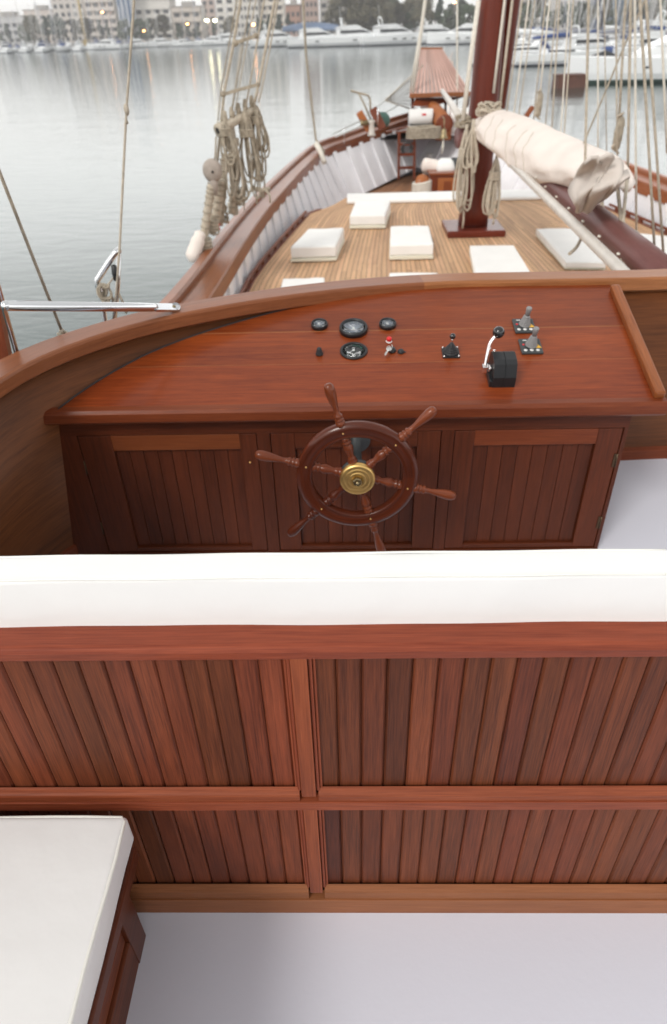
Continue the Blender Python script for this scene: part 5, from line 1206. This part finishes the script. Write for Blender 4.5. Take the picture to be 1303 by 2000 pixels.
for k in range(26): tr(-5+22*k+rnd.uniform(-8,8),356+rnd.uniform(-2,14),rnd.choice([0,0,2,2,1]),rnd.uniform(.6,1.0))
for k in range(4): tr(92+10*k,352,2,rnd.uniform(1.0,1.25))
for px in(528,545,565): tr(px,318,2,.9)
for k in range(14): tr(665+12*k+rnd.uniform(-5,5),272+rnd.uniform(0,18),1,rnd.uniform(.80,1.1))
for k in range(7): tr(690+34*k+rnd.uniform(-5,5),285+rnd.uniform(0,22),rnd.choice([0,2]),rnd.uniform(1.2,1.5))
for k in range(24): tr(812+21*k+rnd.uniform(-6,6),262+rnd.uniform(0,22),rnd.choice([0,1,0,2]),rnd.uniform(.7,1.05))
TL.sort(key=lambda a:a[0]); kn_=['green leafy tree','brownish dense tree','dark narrow tree']; cn3={}
for (px,y,k,s) in TL:
    reg='behind the left marina' if px<270 else 'before the white buildings' if px<600 else 'behind the large motor yachts' if px<960 else 'behind the right marina'
    key=(k,reg); i=cn3.get(key,0); cn3[key]=i+1
    place(TP[k],'t%d'%k,(xat(px,y),y,QZ),rnd.uniform(0,6),s*(.9 if k!=1 else 1),'%s %s, %s such tree from the left'%(kn_[k],reg,ORD[i]))
# ---------------- buildings
def bld(px0,px1,y,H,wallc,label,fl=3.1,band=False,depth=14,win=(.03,.035,.045),nw=None,roofc=(.35,.33,.31),name='apartment_building',stripes=False):
    x0,x1=xat(px0,y),xat(px1,y); W=x1-x0; cxx=(x0+x1)/2
    t=thing(name,label,'building',(cxx,y+depth/2,QZ)); wm=mat('facade paint',wallc,.8,var=.06,vscale=.3)
    mb=MB(); mb.box((cxx,y+depth/2,QZ+H/2),(W,depth,H)); mb.build('wall',wm,t)
    mb=MB(); mb.box((cxx,y+depth/2,QZ+H+.2),(W+.8,depth+.8,.4)); mb.box((cxx,y+depth/2+1,QZ+H+1.2),(W*.4,depth*.5,1.8)); mb.build('roof',mat('roof slab',roofc,.8),t)
    wn=mat('window glass dark',win,.15)
    nf=int(H//fl); wnum=nw or max(2,int(W//3.4))
    while nf*wnum>96: wnum-=1
    base=None
    for f in range(nf):
        z=QZ+fl*f+fl*.55
        if band:
            mb=MB(); mb.box((cxx,y-.5,QZ+fl*(f+1)-.15),(W*.98,1.0,.9)); mb.build('balcony',wm,t)
        if stripes: continue
        for k in range(wnum):
            xx=x0+W*(k+.5)/wnum
            if base is None:
                mb=MB(); mb.box((0,0,0),(W/wnum*.55,.12,1.5)); base=mb.build('window',wn,None,origin=(0,0,0)); base.parent=t; base.location=V((xx,y-.03,z))-V((cxx,y+depth/2,QZ))
            else:
                o=base.copy(); col.objects.link(o); o.parent=t; o.location=V((xx,y-.03,z))-V((cxx,y+depth/2,QZ))
    if stripes:
        bm2=mat('blue glass strip',(.05,.11,.22),.25)
        for k in range(wnum):
            mb=MB(); xx=x0+W*(k+.5)/wnum; mb.box((xx,y-.05,QZ+H/2),(W/wnum*.6,.12,H*.94)); mb.build('glass_strip',bm2,t)
    return t
wt=(.62,.60,.56); wp=(.60,.53,.48); wg=(.50,.50,.50)
bld(-30,52,420,11.5,wg,'pale grey low apartment block at the far left edge',band=True)
bld(54,108,430,14,wp,'narrow beige block second from the left skyline end')
bld(112,172,392,20,(.55,.51,.47),'tall beige block with small windows left of the blue striped one',nw=5)
bld(174,232,385,21,(.58,.54,.50),'banded balcony block just left of the blue striped one',band=True)
bld(236,264,380,22,(.50,.52,.55),'narrow office building with blue vertical glass strips',stripes=True,nw=3,name='office_building')
bld(268,338,388,15.5,wt,'long white block right of the blue striped building',band=True)
bld(340,396,372,12,(.55,.50,.45),'low beige block with dark balcony bands behind the bright lamps',band=True,fl=3.6)
bld(399,424,405,20,(.52,.42,.38),'narrow pinkish tower block behind the bright lamps')
bld(425,462,392,22,(.72,.70,.66),'plain white block in the middle of the left skyline',nw=2)
bld(464,508,380,22,wt,'white block with rows of windows behind the shrouds',nw=6)
bld(510,556,384,22,(.66,.62,.56),'cream block right of the shrouds',band=True)
bld(560,588,350,11,(.34,.20,.15),'small reddish brick building left of the blue canopy',nw=3)
bld(590,622,350,24,(.36,.26,.22),'tall brown brick block behind the blue canopy',nw=4)
bld(626,690,372,24,(.66,.64,.60),'white balcony tower above the blue canopy',band=True)
bld(700,745,520,22,(.60,.56,.52),'distant pale block above the brown trees')
bld(985,1050,300,20,(.50,.46,.42),'beige apartment block just right of the mast',band=True)
bld(1085,1160,310,24,(.70,.68,.65),'white apartment block with many windows in the right skyline',nw=9)
bld(1162,1176,300,22,(.10,.13,.22),'narrow dark blue glass tower in the right skyline',nw=2,name='office_building')
bld(1198,1282,335,26,(.09,.15,.22),'broad steel blue glass office building in the right skyline',nw=6,win=(.07,.12,.18),name='office_building')
bld(1286,1340,310,22,(.55,.50,.46),'pale block at the right end of the skyline',band=True)
# blue canopy / marquee
t=thing('quay_marquee','long blue and grey arched canopy on the quay','marquee',(xat(610,278),278,QZ)); xa,xb=xat(553,278),xat(664,278)
mb=MB(); mb.loft([[V((x,274+4*math.cos(PI*k/8)+4,QZ+2.2+2.4*math.sin(PI*k/8)*(.6+.4*math.sin(PI*(x-xa)/(xb-xa))))) for k in range(9)] for x in [xa+(xb-xa)*i/16 for i in range(17)]],closed=False,caps=False,smooth=True); ob=mb.build('roof_cloth',mat('blue tarp',(.12,.17,.27),.7,var=.4,vscale=.15),t); sm_=ob.modifiers.new('s','SOLIDIFY'); sm_.thickness=.08
for k in range(9):
    x=xa+(xb-xa)*k/8; mb=MB(); mb.tube([V((x,274.2,QZ)),V((x,274.2,QZ+2.4))],.08,6); mb.build('post',mastm,t)
# street lamps, lit
lm1=mat('lit lamp warm',(1,.6,.3),.5,emit=(1,.42,.14),estr=22); lm2=mat('lit lamp white',(1,1,.8),.5,emit=(1,.95,.6),estr=20); lmp=mat('lamp pole',(.2,.2,.2),.6)
for (px,py,y,m_,r_,l) in((200,24,378,lm1,.5,'lit orange lamp in front of the banded block at left'),(281,60,344,lm1,.4,'lit pinkish lamp low over the small boats'),(366,47,350,lm1,.45,'lit orange lamp left of the two bright white lamps'),(404,40,350,lm2,.8,'left one of the two bright white lamps'),(420,40,350,lm2,.8,'right one of the two bright white lamps'),(495,48,335,lm1,.6,'brightest orange lamp between the shrouds'),(549,48,330,lm1,.5,'lit orange lamp right of the shrouds'),(888,4,262,lm1,.4,'lit orange lamp above the trees left of the mast')):
    h=aty(px,py,y); t=thing('street_lamp',l,'street lamp',(h.x,y,QZ),group='lit lamps along the far quay')
    mb=MB(); mb.tube([V((h.x,y,QZ)),V((h.x,y,h.z))],.09,6); mb.build('pole',lmp,t); mb=MB(); mb.sphere(V((h.x,y,h.z)),r_,10,8,(1,1,.6)); mb.build('lamp_head',m_,t)
# yellow crane like post (left)
for (px,l) in((82*2,'mustard yellow harbour crane mast between the left sailboats'),):
    y=322; x=xat(px,y); t=thing('harbour_crane',l,'crane',(x,y,0)); ym=mat('mustard paint',(.42,.30,.10),.6)
    mb=MB(); mb.tube([V((x,y,0)),V((x,y,17))],.35,8); mb.build('tower',ym,t); mb=MB(); mb.bar(V((x-1.5,y,16)),V((x+8,y+3,17.5)),.5,.5); mb.build('jib',ym,t); mb=MB(); mb.box((x,y,1.5),(2,2,3)); mb.build('base',ym,t)
# ================================================================== HAZE
hm=bpy.data.materials.new('harbour haze'); hm.use_nodes=True; t=hm.node_tree; t.nodes.remove(t.nodes['Principled BSDF'])
pv=nd(t,'ShaderNodeVolumePrincipled'); pv.inputs['Color'].default_value=(.92,.92,.93,1); pv.inputs['Density'].default_value=HAZE; pv.inputs['Anisotropy'].default_value=.2
t.links.new(pv.outputs[0],t.nodes['Material Output'].inputs['Volume'])
if HAZE>0:
    mb=MB(); mb.box((0,360,20),(1860,1140,44)); hz=mb.build('haze',hm,origin=(0,360,-2)); hz['kind']='stuff'
# ================================================================== LIGHT
w=bpy.data.worlds.new('World'); scene.world=w; w.use_nodes=True; t=w.node_tree
SE,SA=42,215   # sun elevation, compass-like azimuth (deg, from +Y clockwise)
sk=nd(t,'ShaderNodeTexSky',sky_type='NISHITA'); sk.sun_disc=False; sk.sun_elevation=R(SE); sk.sun_rotation=R(SA); sk.air_density=1.0; sk.dust_density=3.0; sk.ozone_density=1.0
hs=nd(t,'ShaderNodeHueSaturation'); hs.inputs['Saturation'].default_value=.28; t.links.new(sk.outputs[0],hs.inputs['Color'])
# a thin overcast: most of the sky is an even pale cloud sheet
mx=nd(t,'ShaderNodeMix',data_type='RGBA'); mx.inputs[0].default_value=.62; mx.inputs[7].default_value=(12.5,12.35,12.0,1); t.links.new(hs.outputs[0],mx.inputs[6])
tc=nd(t,'ShaderNodeTexCoord'); sp=nd(t,'ShaderNodeSeparateXYZ'); t.links.new(tc.outputs['Generated'],sp.inputs[0])
cr=nd(t,'ShaderNodeValToRGB'); t.links.new(sp.outputs[2],cr.inputs[0]); el=cr.color_ramp.elements
for i,(p_,v_) in enumerate(((0,.78),(.06,1.0),(.20,1.38),(.32,1.12),(.47,.46),(.7,.52),(1,.56))):
    e=el[i] if i<2 else el.new(p_)
    e.position=p_; e.color=(v_,v_,v_,1)
az=nd(t,'ShaderNodeMapRange'); az.inputs[1].default_value=-1; az.inputs[2].default_value=1; az.inputs[3].default_value=.92; az.inputs[4].default_value=1.22; t.links.new(sp.outputs[1],az.inputs[0])
bgm=nd(t,'ShaderNodeMath',operation='MULTIPLY'); bgm.inputs[1].default_value=.15; t.links.new(az.outputs[0],bgm.inputs[0])
ml=nd(t,'ShaderNodeMix',data_type='RGBA',blend_type='MULTIPLY'); ml.inputs[0].default_value=1; t.links.new(mx.outputs[2],ml.inputs[6]); t.links.new(cr.outputs[0],ml.inputs[7])
bg=t.nodes['Background']; t.links.new(bgm.outputs[0],bg.inputs[1]); t.links.new(ml.outputs[2],bg.inputs[0])
sl=bpy.data.lights.new('sun','SUN'); sl.energy=1.5; sl.angle=R(16); sl.color=(1,.96,.90)
so=bpy.data.objects.new('sun',sl); col.objects.link(so)
d=V((math.sin(R(SA))*math.cos(R(SE)),math.cos(R(SA))*math.cos(R(SE)),math.sin(R(SE))))
so.rotation_euler=(-d).to_track_quat('-Z','Y').to_euler(); so.location=(0,-5,20)
scene.view_settings.view_transform='Standard'; scene.view_settings.look='None'; scene.view_settings.exposure=.08; scene.view_settings.gamma=1
scene.render.resolution_x=667; scene.render.resolution_y=1024
